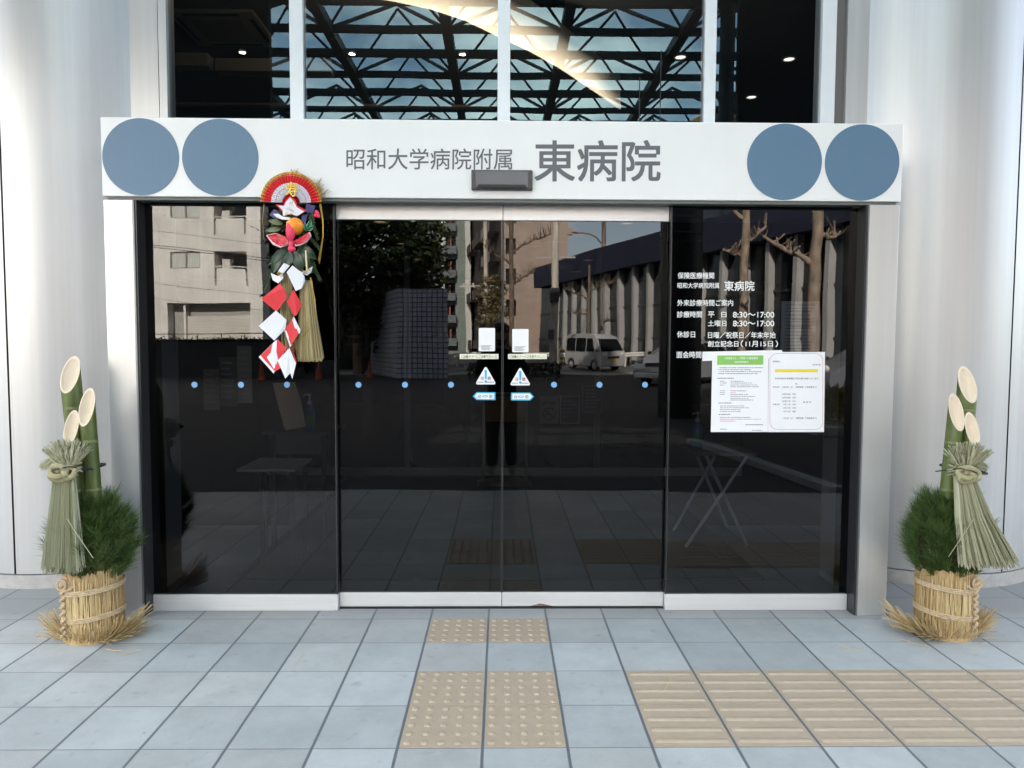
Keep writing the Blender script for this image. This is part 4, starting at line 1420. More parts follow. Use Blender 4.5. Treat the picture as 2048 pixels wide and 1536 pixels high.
for y, (fl, fr_), (tl, tr_) in ((4.96, (1371, 1497), (1414, 1495)), (5.40, (1347, 1459), (1389, 1440))):
    f0, f1 = G0 = (at(fl, 1105 if y < 5 else 1066, y).x, at(fr_, 1105 if y < 5 else 1066, y).x)
    h0, h1 = at(tl, 915, y).x, at(tr_, 915 if y < 5 else 900, y).x
    obj('leg', MB().tube([(f0, y, .012), (h1, y, zt - .004)], .012, n=8), lm, t, smooth=True)
    obj('leg', MB().tube([(f1, y + .03, .012), (h0, y + .03, zt - .004)], .012, n=8), lm, t, smooth=True)


def bottle(base, label, h_):
    t = thing('sanitizer_bottle', label, 'bottle', base, local=True)
    s_ = h_ / .25
    bl = mat('blue translucent bottle', (.06, .16, .46), .3)
    obj('body', MB().lathe([(.001, 0), (.036 * s_, .002), (.038 * s_, .02 * s_), (.038 * s_, .13 * s_), (.030 * s_, .155 * s_), (.016 * s_, .17 * s_), (.015 * s_, .185 * s_), (.001, .186 * s_)], 0, 0, 24), bl, t, smooth=True)
    obj('label_band', MB().lathe([(.0385 * s_, .035 * s_), (.0385 * s_, .11 * s_)], 0, 0, 24, a0=PI * 1.1, a1=PI * 1.9), mat('green label', (.08, .28, .12), .6), t)
    pm = MB().lathe([(.017 * s_, .184 * s_), (.017 * s_, .205 * s_), (.006 * s_, .21 * s_), (.005 * s_, .24 * s_), (.013 * s_, .241 * s_), (.012 * s_, .255 * s_), (.001, .257 * s_)], 0, 0, 16)
    pm.tube([(0, 0, .248 * s_), (-.03 * s_, -.012 * s_, .248 * s_), (-.042 * s_, -.016 * s_, .238 * s_)], .005 * s_, n=6)
    obj('pump', pm, mat('white pump', (.75, .75, .76), .4), t, smooth=True)
    return t


bottle((at(1378, 890, 5.2).x + .06, 5.2, zt + .022), 'blue pump bottle standing on the folding table', .25)
DZ = .81
t = thing('desk', 'dark desk behind the ornament pane carrying the leaning paper', 'desk', (-1.4, 5.1, 0))
d1, d2 = at(522, 868, 4.95).x, at(663, 868, 4.95).x
dk = mat('dark desk laminate', (.07, .07, .068), .5)
obj('top', MB().box(d1, d2, 4.95, 5.45, DZ - .02, DZ), mat('desk top', (.10, .085, .085), .45), t)
obj('front_panel', MB().box(d1 + .04, d2 - .05, 5.0, 5.02, DZ - .16, DZ - .021), mat('desk panel', (.13, .13, .125), .5), t)
for x in (d1 + .05, d2 - .08):
    for y in (4.98, 5.40):
        obj('leg', MB().box(x, x + .03, y, y + .03, 0, DZ - .021), M['dark_alu'], t)
o = obj('leaning_paper', MB().grid([[at(545, 766, 5.02), at(590, 764, 5.02)], [at(556, 810, 4.99), at(603, 806, 4.99)], [at(570, 861, 4.96), at(612, 853, 4.96)]]), mat('brownish paper', (.62, .48, .36), .8))
tag(o, 'long brownish paper sign leaning on the dark desk below the ornament', 'paper')
bottle((at(620, 860, 5.05).x, 5.05, DZ), 'blue pump bottle standing on the dark desk below the ornament', .25)
t = thing('low_table', 'low pale topped side table in front of the dark desk', 'table', (-1.35, 4.75, 0))
l1, l2, l3, l4 = at(473, 938, 4.5), at(590, 938, 4.5), at(626, 916, 4.95), at(522, 916, 4.95)
zl = l1.z
mbt = MB()
for z in (zl - .018, zl):
    mbt.poly([(l1.x, 4.5, z), (l2.x, 4.5, z), (l3.x, 4.93, z), (l4.x, 4.93, z)])
mbt.poly([(l1.x, 4.5, zl - .018), (l2.x, 4.5, zl - .018), (l2.x, 4.5, zl), (l1.x, 4.5, zl)]).poly([(l2.x, 4.5, zl - .018), (l3.x, 4.93, zl - .018), (l3.x, 4.93, zl), (l2.x, 4.5, zl)])
obj('top', mbt, mat('pale top', (.70, .66, .60), .5), t)
for x, y in ((l1.x + .13, 4.56), (l2.x - .03, 4.56), (l3.x - .04, 4.88), (l4.x + .04, 4.88)):
    obj('leg', MB().box(x - .012, x + .012, y, y + .024, 0, zl - .0185), M['dark_alu'], t)
# information pillars behind the doors
for (u0, u1, v0, lab) in ((891, 941, 541, 'dark square information pillar beyond the doors, beside the tan sheet'), (1027, 1096, 492, 'dark rounded information pillar beyond the doors, beside the seam')):
    a, b = at(u0, 700, 7.9), at(u1, v0, 7.9)
    t = thing('information_pillar', lab, 'pillar', ((a.x + b.x) / 2, 8, 0))
    obj('body', MB().box(a.x, b.x, 7.9, 8.1, 0, b.z), mat('dark pillar', (.012, .012, .014), .4), t, bevel=.02)
    obj('plinth', MB().box(a.x - .03, b.x + .03, 7.87, 8.13, 0, .06), M['dark_alu'], t)
    if u0 < 900:
        q0, q1 = at(930, 568, 7.89), at(937, 560, 7.89)
        obj('tag', MB().box(q0.x, q1.x, 7.888, 7.8995, q0.z, q1.z), mat('pale tag', (.5, .5, .5), .6), t)
        for v in (573, 584, 594):
            q0, q1 = at(893, v, 7.89), at(939, v - 1.6, 7.89)
            obj('band', MB().box(q0.x, q1.x, 7.889, 7.8995, q0.z, q1.z), mat('dull band', (.13, .13, .13), .3), t)
#%%PART4
#%%PART4
# ------------------------------------------------------------------ canopy over the drop-off (mirrored in the upper window)
steel = mat('dark canopy steel', (.055, .072, .082), .5)
CZ = 5.28
t = thing('entrance_canopy', 'glass roofed steel lattice canopy mirrored in the upper window', 'canopy', (0, -.5, 0))
xsC = [-5.08, -3.62, -2.15, -.68, .78, 2.25, 3.72, 5.18]
yB = [4.84 - 1.535 * i - .0 for i in range(1, 8)]        # purlin rows
yA = [yb + .87 for yb in yB]                              # node rows
yA.append(yB[-1] - .665)
for x in xsC:
    obj('rafter', MB().box(x - .06, x + .06, yA[-1] - .3, 4.3, CZ - .06, CZ + .06), steel, t)
for y in yA:
    obj('node_beam', MB().box(-5.3, 5.4, y - .035, y + .035, CZ - .04, CZ + .04), steel, t)
for y in yB:
    obj('purlin', MB().box(-5.3, 5.4, y - .045, y + .045, CZ + .0, CZ + .09), steel, t)
br = MB()
for x in xsC:
    for y in yA:
        for sx in (-1, 1):
            for sy in (-1, 1):
                br.tube([(x, y, CZ), (x + sx * .735, y + sy * .7, CZ + .62)], .027 if sy < 0 else .018, n=6)
o = obj('brace', br, steel, t); o['kind'] = 'stuff'
cg = bpy.data.materials.new('canopy glass')
cg.use_nodes = True
N_, L_n = nt(cg)
N_.clear()
oo = N_.new('ShaderNodeOutputMaterial'); tb = N_.new('ShaderNodeBsdfTransparent')
tcn = N_.new('ShaderNodeTexCoord'); nn = N_.new('ShaderNodeTexNoise'); nn.inputs['Scale'].default_value = 1.4; nn.inputs['Detail'].default_value = 8
rr_ = N_.new('ShaderNodeValToRGB'); rr_.color_ramp.elements[0].color = (.55, .72, .76, 1); rr_.color_ramp.elements[1].color = (.74, .88, .90, 1)
rr_.color_ramp.elements[0].position = .35; rr_.color_ramp.elements[1].position = .65
L_n.new(tcn.outputs['Object'], nn.inputs['Vector']); L_n.new(nn.outputs['Fac'], rr_.inputs['Fac']); L_n.new(rr_.outputs['Color'], tb.inputs['Color']); L_n.new(tb.outputs[0], oo.inputs['Surface'])
obj('roof_glass', MB().poly([(-5.8, yA[-1] - .4, CZ + .78), (5.9, yA[-1] - .4, CZ + .78), (5.9, 4.3, CZ + .78), (-5.8, 4.3, CZ + .78)]), cg, t)
lx = (548 - 1002) / F * 8.25
rx_ = (1468 - 1002) / F * 8.25
dkp = mat('dark canopy side panel', (.02, .023, .03), .6)
obj('side_panel', MB().box(-6.0, lx, .42, .52, 3.9, CZ + .9), dkp, t)  # added panels, block the mirrored sky at both ends of the upper window
obj('side_panel', MB().box(rx_, 6.0, .42, .52, 3.9, CZ + .9), dkp, t)
obj('drain_pipe', MB().tube([((1447 - 1002) / F * 8.25, .46, 3.9), ((1447 - 1002) / F * 8.25, .46, 5.2)], .085, n=12), steel, t, smooth=True)
FY = yA[-1] - .25
obj('front_beam', MB().box(-8.4, 8.4, FY - .1, FY + .1, CZ - .26, CZ - .062), steel, t)
for x in (-8.0, 8.0):
    obj('post', MB().lathe([(.12, -.02), (.12, CZ - .265)], x, FY, 20), steel, t, smooth=True)
po = obj('post', MB().lathe([(.40, -.02), (.40, CZ - .265)], 3.56, FY, 40), mat('dark ringed column', (.012, .013, .016), .45), t, smooth=True)
for z in (3.55, 3.85, 4.15, 1.2):
    obj('ring', MB().lathe([(.402, z), (.412, z + .02), (.402, z + .04)], 3.56, FY, 40), mat('ring steel', (.10, .11, .12), .25, .6), po, smooth=True)


def hole_wall(mb, x0, x1, z0, z1, y, holes, depth, m_wall=0, m_in=1):
    """wall facing +y with rectangular recesses (hx0, hx1, hz0, hz1)"""
    X = sorted({x0, x1, *[h[0] for h in holes], *[h[1] for h in holes]})
    Z = sorted({z0, z1, *[h[2] for h in holes], *[h[3] for h in holes]})
    X = [x for x in X if x0 <= x <= x1]
    Z = [z for z in Z if z0 <= z <= z1]
    for i in range(len(X) - 1):
        for j in range(len(Z) - 1):
            cx, cz = (X[i] + X[i + 1]) / 2, (Z[j] + Z[j + 1]) / 2
            if any(h[0] < cx < h[1] and h[2] < cz < h[3] for h in holes):
                continue
            mb.poly([(X[i], y, Z[j]), (X[i + 1], y, Z[j]), (X[i + 1], y, Z[j + 1]), (X[i], y, Z[j + 1])], m_wall)
    for h in holes:
        a, b, c, d = h[:4]
        dp = h[4] if len(h) > 4 else depth
        yb = y - dp
        mb.poly([(a, y, c), (a, yb, c), (a, yb, d), (a, y, d)], m_wall)
        mb.poly([(b, yb, c), (b, y, c), (b, y, d), (b, yb, d)], m_wall)
        mb.poly([(a, y, d), (a, yb, d), (b, yb, d), (b, y, d)], m_wall)
        mb.poly([(a, yb, c), (a, y, c), (b, y, c), (b, yb, c)], m_wall)
        mb.poly([(a, yb, c), (b, yb, c), (b, yb, d), (a, yb, d)], m_in)


# pale apartment block (mirrored in the left pane)
AY = 2 * GLASS_Y - 43
apt_wall = cladding('ribbed beige wall tile', (.84, .815, .77), .30, 3.0, .022, (.75, .72, .68))
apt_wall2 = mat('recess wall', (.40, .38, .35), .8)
t = thing('apartment_building', 'sunlit beige apartment block with recessed balconies mirrored in the ornament pane', 'building', (-22, AY, 0))
holes, wins, bals, slits = [], [], [], []
for i in range(5):
    dx = -5.85 * i
    for z0, z1 in ((8.50, 9.50), (5.62, 6.58), (11.4, 12.4)):
        wins.append((-19.32 + dx, -17.68 + dx, z0, z1))
        bals.append((-16.84 + dx, -14.80 + dx, z0 - .02, z1 + .02))
        for xa in (-16.84, -14.94):
            slits.append((xa + dx, xa + .14 + dx, z0 - .95, z0 - .021, .12))
    holes_g = (-19.6 + dx, -14.72 + dx, .35, 3.71, .75)
    holes.append(holes_g)
holes += [(*w, .10) for w in wins] + [(*b, 1.3) for b in bals] + slits
wallm = MB()
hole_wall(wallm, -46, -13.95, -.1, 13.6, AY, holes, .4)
wallm.box(-46, -13.95, AY - 10, AY - 1.5, -.1, 13.58)
wallm.poly([(-13.95, AY, -.1), (-13.95, AY - 10, -.1), (-13.95, AY - 10, 13.6), (-13.95, AY, 13.6)])
wallm.poly([(-46, AY, 13.6), (-13.95, AY, 13.6), (-13.95, AY - 10, 13.6), (-46, AY - 10, 13.6)])
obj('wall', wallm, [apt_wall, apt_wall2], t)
win_glass = mat('curtained window glass', (.60, .62, .58), .25, var=.25, vscale=3, stretch=(6, 1, .5))
win_fr = mat('window frame metal', (.22, .21, .20), .4)
rail_m = mat('white balcony rail', (.62, .60, .56), .5)
for i, w in enumerate(wins[:6]):
    f = obj('window', MB().box(w[0], w[1], AY - .095, AY - .05, w[2], w[2] + .05).box(w[0], w[1], AY - .095, AY - .05, w[3] - .05, w[3]).box(w[0], w[0] + .05, AY - .095, AY - .05, w[2] + .051, w[3] - .051).box(w[1] - .05, w[1], AY - .095, AY - .05, w[2] + .051, w[3] - .051).box((w[0] + w[1]) / 2 - .04, (w[0] + w[1]) / 2 + .04, AY - .095, AY - .04, w[2] + .051, w[3] - .051), win_fr, t)
    obj('pane', MB().poly([(w[0], AY - .097, w[2]), (w[1], AY - .097, w[2]), (w[1], AY - .097, w[3]), (w[0], AY - .097, w[3])]), win_glass, f)
for i, b in enumerate(bals[:6]):
    k_ = obj('balcony', MB().box(b[0], b[1], AY - .12, AY - .06, b[2] + .10, b[2] + .16).box(b[0] + .001, b[0] + .05, AY - .12, AY - .06, b[2], b[2] + .099).box((b[0] + b[1]) / 2, (b[0] + b[1]) / 2 + .05, AY - .12, AY - .06, b[2], b[2] + .099).box(b[1] - .05, b[1] - .001, AY - .12, AY - .06, b[2], b[2] + .099), rail_m, t)
    obj('outdoor_unit', MB().box(b[0] + .25, b[0] + .75, AY - 1.1, AY - .6, b[2], b[2] + .6), rail_m, k_)
    obj('balcony_door', MB().box(b[0] + .8, b[1] - .3, AY - 1.295, AY - 1.27, b[2], b[3] - .1), mat('dark balcony glass', (.03, .035, .04), .15), k_)
shut = cladding('shutter slats', (.78, .74, .67), 20, .085, .022, (.50, .47, .42))
for i in range(2):
    dx = -5.85 * i
    obj('shutter', MB().box(-18.6 + dx, -14.75 + dx, AY - .40, AY - .36, .35, 2.95), shut, t)
    obj('shutter_jamb', MB().box(-18.75 + dx, -18.62 + dx, AY - .745, AY - .2, .35, 3.70), apt_wall, t)

# dark boundary wall with a rail in front of the apartments
BY = 2 * GLASS_Y - 29
a, b = mir(200, 700, 29), mir(668, 700, 29)
t = thing('boundary_wall', 'low dark boundary wall with a thin handrail below the beige apartments', 'wall', (a.x, BY, 0))
obj('wall', MB().box(a.x, b.x, BY - .2, BY, -.03, 1.52), mat('dark wall stone', (.05, .05, .05), .8, var=.3, vscale=3), t)
rl = MB()
rl.tube([(a.x, BY - .1, 1.74), (mir(545, 670, 29).x, BY - .1, 1.74)], .02, n=6)
x = a.x
while x < mir(545, 670, 29).x:
    rl.tube([(x, BY - .1, 1.52), (x, BY - .1, 1.74)], .016, n=5)
    x += .95
obj('rail', rl, mat('dark rail', (.06, .05, .05), .5), t)
ivy = MB()
for k in range(500):
    c = Vector((rnd.uniform(a.x, mir(545, 670, 29).x), BY + rnd.uniform(-.1, .12), 1.45 + abs(rnd.gauss(0, .07))))
    d1 = Vector((rnd.gauss(0, 1), rnd.gauss(0, 1), rnd.gauss(0, 1))).normalized() * .06
    d2 = d1.orthogonal().normalized() * .04
    ivy.poly([c - d1, c - d2, c + d1, c + d2])
leaf_g = island('wall creeper leaf', [(.012, .022, .008), (.03, .045, .015)], .6)
o = obj('creeper', ivy, leaf_g, t); o['kind'] = 'stuff'

# added dark screen, keeps the view behind the evergreens from mirroring bright
a_, b_ = mir(545, 700, 38), mir(800, 588, 38)
t = thing('dark_fence', 'tall dark slatted fence mirrored behind the evergreen trunk', 'fence', (a_.x, a_.y, 0))
fm_ = MB().box(a_.x, b_.x, a_.y - .1, a_.y, -.03, b_.z)
obj('screen', fm_, mat('dark fence board', (.022, .024, .022), .8, var=.4, vscale=3, stretch=(5, 5, .3)), t)
for k in range(5):
    x = a_.x + (b_.x - a_.x) * k / 4
    obj('post', MB().box(x - .05, x + .05, a_.y + .001, a_.y + .08, -.03, b_.z + .1), bpy.data.materials['dark fence board'], t)

# ---- trees
leaf_dark = island('evergreen leaf', [(.006, .012, .004), (.012, .022, .007), (.02, .032, .009), (.05, .062, .018)], .4)
leaf_brown = island('dry leaf', [(.10, .07, .03), (.20, .15, .06), (.14, .13, .05), (.28, .22, .11)], .7)
leaf_hedge = island('hedge leaf', [(.06, .09, .02), (.22, .20, .03), (.55, .42, .05), (.34, .26, .04)], .6)  # yellows brightened to paint in sunlight the shaded near hedge lacks
bark = mat('grey brown bark', (.17, .125, .09), .85, var=.4, vscale=6, stretch=(1, 1, .35), bump=.6, bscale=18)
bark_pale = mat('pale plane bark', (.31, .24, .18), .85, var=.5, vscale=4.5, stretch=(1, 1, .4), bump=.5, bscale=12)


def crown(mb, centre, rad, clumps, per, size, r):
    for c in range(clumps):
        while True:
            d = Vector((r.uniform(-1, 1), r.uniform(-1, 1), r.uniform(-1, 1)))
            if .15 < d.length < 1:
                break
        cc = Vector(centre) + Vector((d.x * rad[0], d.y * rad[1], d.z * rad[2]))
        cr = r.uniform(.10, .24) * (rad[0] + rad[2]) / 2
        for k in range(per):
            p = cc + Vector((r.gauss(0, cr * .6), r.gauss(0, cr * .6), r.gauss(0, cr * .45)))
            a_ = Vector((r.gauss(0, 1), r.gauss(0, 1), r.gauss(0, .7))).normalized() * size * r.uniform(.6, 1.2)
            b_ = a_.cross(Vector((r.gauss(0, 1), r.gauss(0, 1), r.gauss(0, 1)))).normalized() * size * .45
            mb.poly([p - a_, p - b_, p + a_, p + b_])


def broadleaf(label, base, h_, rad, cz, clumps, per, size, leafm, seed, name='evergreen_tree', tr=.2):
    r = random.Random(seed)
    t = thing(name, label, 'tree', base, local=True)
    tm = MB()
    tm.tube([(0, 0, -.05), (.06, .03, h_ * .3), (-.04, 0, h_ * .6), (.02, .02, h_ * .9)], [tr, tr * .8, tr * .55, tr * .2], n=10)
    for k in range(9):
        a_ = r.uniform(0, 2 * PI)
        z = h_ * r.uniform(.3, .75)
        L_ = rad[0] * r.uniform(.5, .9)
        tm.tube([(0, 0, z), (math.cos(a_) * L_ * .5, math.sin(a_) * L_ * .5, z + L_ * .35), (math.cos(a_) * L_, math.sin(a_) * L_, z + L_ * .6)], [tr * .4, tr * .25, tr * .08], n=6)
    obj('trunk', tm, bark, t, smooth=True)
    cm = MB()
    crown(cm, (0, 0, cz), rad, clumps, per, size, r)
    obj('crown', cm, leafm, t)
    return t


broadleaf('large dark evergreen tree mirrored in the door glass above the tiled wall', (mir(715, 700, 33).x, 2 * GLASS_Y - 33, -.03), 9.5, (3.5, 2.4, 4.3), 5.6, 300, 60, .17, leaf_dark, 5, tr=.28)
broadleaf('smaller sunlit evergreen tree mirrored between the tiled wall and the far apartments', (mir(838, 700, 36).x, 2 * GLASS_Y - 36, -.03), 7.2, (1.35, 1.4, 2.9), 5.4, 70, 55, .14, island('sunlit evergreen leaf', [(.03, .05, .012), (.08, .10, .025), (.16, .16, .045)], .5), 6, tr=.18)  # paler leaf ramp paints in the sunlit part of the evergreens


def pollard(label, base, h_, tr, limbs, seed, barkm=None, name='pollarded_tree', stubs=8):
    r = random.Random(seed)
    t = thing(name, label, 'tree', base, local=True)
    tm = MB()
    pts, rad = [], []
    for i in range(12):
        f_ = i / 11
        pts.append((r.gauss(0, tr * .10), r.gauss(0, tr * .10), -.05 + h_ * f_))
        rad.append(tr * (1.12 - .38 * f_) * r.uniform(.93, 1.10))
    tm.tube(pts, rad, n=14)
    obj('trunk', tm, barkm or bark_pale, t, smooth=True)
    for (z, az, L_, rise) in limbs:
        lm_ = MB()
        d = Vector((math.cos(az), math.sin(az), 0))
        p = Vector((0, 0, z))
        path, rads = [p.copy()], [tr * .55]
        segs = 7
        for s_ in range(segs):
            p = p + d * (L_ / segs) + Vector((r.gauss(0, .05), r.gauss(0, .05), rise * L_ / segs + r.gauss(0, .07)))
            path.append(p.copy())
            rads.append(tr * (.48 - .26 * s_ / segs) * r.uniform(.85, 1.3))
        lm_.tube(path, rads, n=8)
        for s_ in range(stubs):
            q = path[r.randint(3, segs)]
            dd = Vector((r.gauss(0, .7), r.gauss(0, .7), r.uniform(.1, 1))).normalized()
            L2 = r.uniform(.15, .55)
            lm_.tube([q, q + dd * L2 * .6, q + dd * L2 + Vector((0, 0, .08))], [tr * .2, tr * .16, tr * .19], n=6)
        lm_.ball(path[-1], tr * .36, 7)
        for s_ in range(stubs):
            q = path[r.randint(2, segs)]
            dd = Vector((r.gauss(0, .8), r.gauss(0, .5), r.uniform(-.1, 1))).normalized()
            L2 = r.uniform(.2, .55)
            lm_.tube([q, q + dd * L2 * .5 + Vector((0, 0, .03)), q + dd * L2 + Vector((r.gauss(0, .08), 0, .14))], [.018, .013, .007], n=4)
        obj('limb', lm_, barkm or bark_pale, t, smooth=True)
    return t


p = mir(1626, 700, 23.5)
pollard('thick pale pollarded plane tree mirrored beside the bluish notice', (p.x, p.y, -.03), 8.0, .185, [(3.95, PI + .1, 1.7, .62), (5.6, PI - .1, 1.7, .75), (6.5, .2, 1.1, .9), (4.8, .1, .8, .35)], 3)
p = mir(1483, 700, 29)
pollard('slimmer pollarded tree mirrored behind the opening hours lettering', (p.x, p.y, -.03), 8.6, .19, [(4.9, PI, 1.0, .4), (6.4, PI - .2, 1.5, .7), (7.2, .3, 1.2, .8), (5.5, .2, .7, .5)], 8)
p = mir(1180, 700, 44)
pollard('bare pollarded tree mirrored beside the silver van', (p.x, p.y, -.03), 6.2, .11, [(4.0, PI - .2, 1.5, .5), (4.6, .2, 1.4, .5), (3.2, PI + .3, .9, .3)], 12, bark, stubs=12)
p = mir(1022, 700, 38)
pollard('bare branching tree mirrored above the rounded pillar', (p.x, p.y, -.03), 8.5, .12, [(5.5, PI - .2, 1.5, .5), (6.1, .3, 1.9, .45), (7.3, PI, 1.1, .8), (4.6, .2, 1.2, .4)], 15, bark, stubs=14)
broadleaf('small dry leaved tree mirrored above the left white label', (mir(986, 700, 40).x, 2 * GLASS_Y - 40, -.03), 5.6, (.85, .8, 2.1), 3.4, 46, 40, .11, leaf_brown, 31, name='street_tree', tr=.10)


def leafy_box(name, label, x0, x1, y0, y1, z0, z1, n, size, m, cat='hedge', stems=True):
    r = random.Random(hash(name + label) % 1000 if False else len(label) * 7)
    t = thing(name, label, cat, ((x0 + x1) / 2, (y0 + y1) / 2, z0))
    mb = MB()
    for k in range(n):
        p = Vector((r.uniform(x0, x1), r.uniform(y0, y1), z0 + (z1 - z0) * (r.random() ** .6) + r.gauss(0, .03)))
        a_ = Vector((r.gauss(0, 1), r.gauss(0, 1), r.gauss(0, 1))).normalized() * size * r.uniform(.6, 1.2)
        b_ = a_.orthogonal().normalized() * size * .5
        mb.poly([p - a_, p - b_, p + a_, p + b_])
    obj('foliage', mb, m, t)
    st = MB()
    for k in range(10):
        x, y = r.uniform(x0, x1), r.uniform(y0, y1)
        st.tube([(x, y, z0 - .02), (x + r.gauss(0, .05), y, z1 - .15)], .015, n=5)
    obj('stem', st, bark, t)
    return t


p = mir(1652, 860, 11.5)
leafy_box('hedge', 'yellow green clipped hedge mirrored low in the lettered pane', p.x - .05, p.x + 2.6, p.y - 1.0, p.y, .1, .72, 4200, .045, leaf_hedge)
o = obj('planter', MB().box(p.x - .3, p.x + 2.8, p.y - 1.25, p.y + .25, -.02, .12), M['concrete']); tag(o, 'pale concrete planter edging under the yellow green hedge', 'planter')
p = mir(1120, 700, 46)
leafy_box('hedge', 'long low green hedge mirrored behind the guard rail and the silver van', p.x, p.x + 9, p.y - .8, p.y, 0, .95, 3000, .10, leaf_hedge)
p = mir(1005, 735, 27)
leafy_box('shrub', 'dark low shrub mirrored in the doors below the labels', p.x - 1.3, p.x + 2.2, p.y - .9, p.y, 0, .62, 2600, .055, island('dark shrub leaf', [(.012, .022, .01), (.03, .05, .018)], .6), 'shrub')

# ---- tiled block wall
WD = 28.8
c0, c1_, c2_ = mir(797, 757, WD), mir(897, 757, WD), mir(741, 757, 35)
t = thing('tiled_wall', 'large blue grey tiled block mirrored between the ornament and the doors', 'wall', (c0.x, c0.y, 0))
bt = cladding('blue grey wall tile', (.50, .55, .64), .2, .2, .022, (.07, .075, .085), rough=.3, wob=.22)
zt = mir(797, 577, WD).z
foot = [(c0.x, c0.y), (c2_.x, c2_.y), (c1_.x - 2.2, c2_.y - .2), (c1_.x, c1_.y)]
wm = MB()
for i in range(4):
    (xa, ya), (xb, yb) = foot[i], foot[(i + 1) % 4]
    wm.poly([(xa, ya, -.03), (xb, yb, -.03), (xb, yb, zt), (xa, ya, zt)])
wm.poly([(x, y, zt) for x, y in foot])
obj('body', wm, bt, t)
obj('coping', MB().poly([(x, y, zt + .05) for x, y in foot]).grid([[(x, y, zt + .002) for x, y in foot], [(x, y, zt + .05) for x, y in foot]], True), mat('grey coping', (.2, .21, .22), .6), t)

# ---- traffic cones
cone_m = mat('orange cone plastic', (.40, .06, .02), .6)
co = None
for u, v, D, lab in ((738, 748, 30, 'orange traffic cone mirrored beside the tiled block'), (638, 750, 28.2, 'orange traffic cone mirrored just below the straw tassel'), (524, 752, 27.6, 'orange traffic cone mirrored between two faint posters')):
    p = mir(u, v, D)
    if co is None:
        co = thing('traffic_cone', lab, 'traffic cone', (p.x, p.y, -.03), 'orange traffic cones', local=True)
        obj('cone', MB().lathe([(.15, .03), (.13, .05), (.03, .68), (.001, .69)], 0, 0, 18), cone_m, co, smooth=True)
        obj('foot', MB().box(-.2, .2, -.2, .2, 0, .03), cone_m, co, bevel=.01)
        obj('band', MB().lathe([(.104, .24), (.079, .40)], 0, 0, 18), mat('faded cone band', (.28, .07, .04), .6), co, smooth=True)  # band slightly duller than the cone
    else:
        copy_tree(co, (p.x, p.y, -.03), lab)

# ---- far buildings
tan = cladding('tan brick tile', (.40, .31, .25), .6, .3, .02, (.33, .26, .21))
dark_glass = mat('dark building glass', (.02, .024, .03), .08)
D = 70
p0, p1 = mir(1003, 690, D), mir(1134, 690, D)
t = thing('tan_building', 'tan apartment building mirrored above the door seam', 'building', (p0.x, p0.y, 0))
wm = MB()
hs = []
for i in range(6):
    z = 1.2 + 2.9 * i
    hs.append((p0.x + .4, p0.x + 1.3, z, z + 1.5))
hole_wall(wm, p0.x, p1.x, -.1, 17.6, p0.y, hs, .5)
far = 26
q0 = Vector((mir(941, 690, D + far).x, 2 * GLASS_Y - D - far, 0))
obj('wall', wm, [tan, dark_glass], t)
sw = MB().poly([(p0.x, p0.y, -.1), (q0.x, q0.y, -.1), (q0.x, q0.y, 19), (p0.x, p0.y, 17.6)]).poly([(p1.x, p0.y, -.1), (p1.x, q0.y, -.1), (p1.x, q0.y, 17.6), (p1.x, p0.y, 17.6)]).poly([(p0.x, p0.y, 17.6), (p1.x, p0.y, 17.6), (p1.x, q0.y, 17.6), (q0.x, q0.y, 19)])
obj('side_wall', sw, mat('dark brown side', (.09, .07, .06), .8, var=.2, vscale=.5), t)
for i in range(6):
    z = .6 + 2.9 * i
    for f0, f1 in ((.04, .30), (.36, .62), (.68, .95)):
        a = Vector((p0.x, p0.y, 0)).lerp(q0, f0)
        b = Vector((p0.x, p0.y, 0)).lerp(q0, f1)
        nx = Vector((-(b - a).y, (b - a).x, 0)).normalized()
        if nx.x > 0:
            nx = -nx
        bp = MB()
        for zz0, zz1 in ((z, z + 1.05),):
            bp.poly([(a.x, a.y, zz0), (b.x, b.y, zz0), (b.x, b.y, zz1), (a.x, a.y, zz1)])
            bp.v = [(x + nx.x * 1.0, y + nx.y * 1.0, zq) for x, y, zq in bp.v]
            bp.poly([(a.x, a.y, zz0), (b.x, b.y, zz0), (b.x + nx.x, b.y + nx.y, zz0), (a.x + nx.x, a.y + nx.y, zz0)])
        if i % 2 == 0 or f0 < .3:
            obj('balcony', bp, mat('brown balcony', (.16, .12, .10), .7) if f0 > .3 else mat('pale balcony', (.40, .36, .32), .7), t)
for i in range(5):
    z = 3 + 2.9 * i
    obj('ledge', MB().box(p1.x - .02, p1.x + .5, p0.y - .6, p0.y + .05, z, z + .7), tan, t)

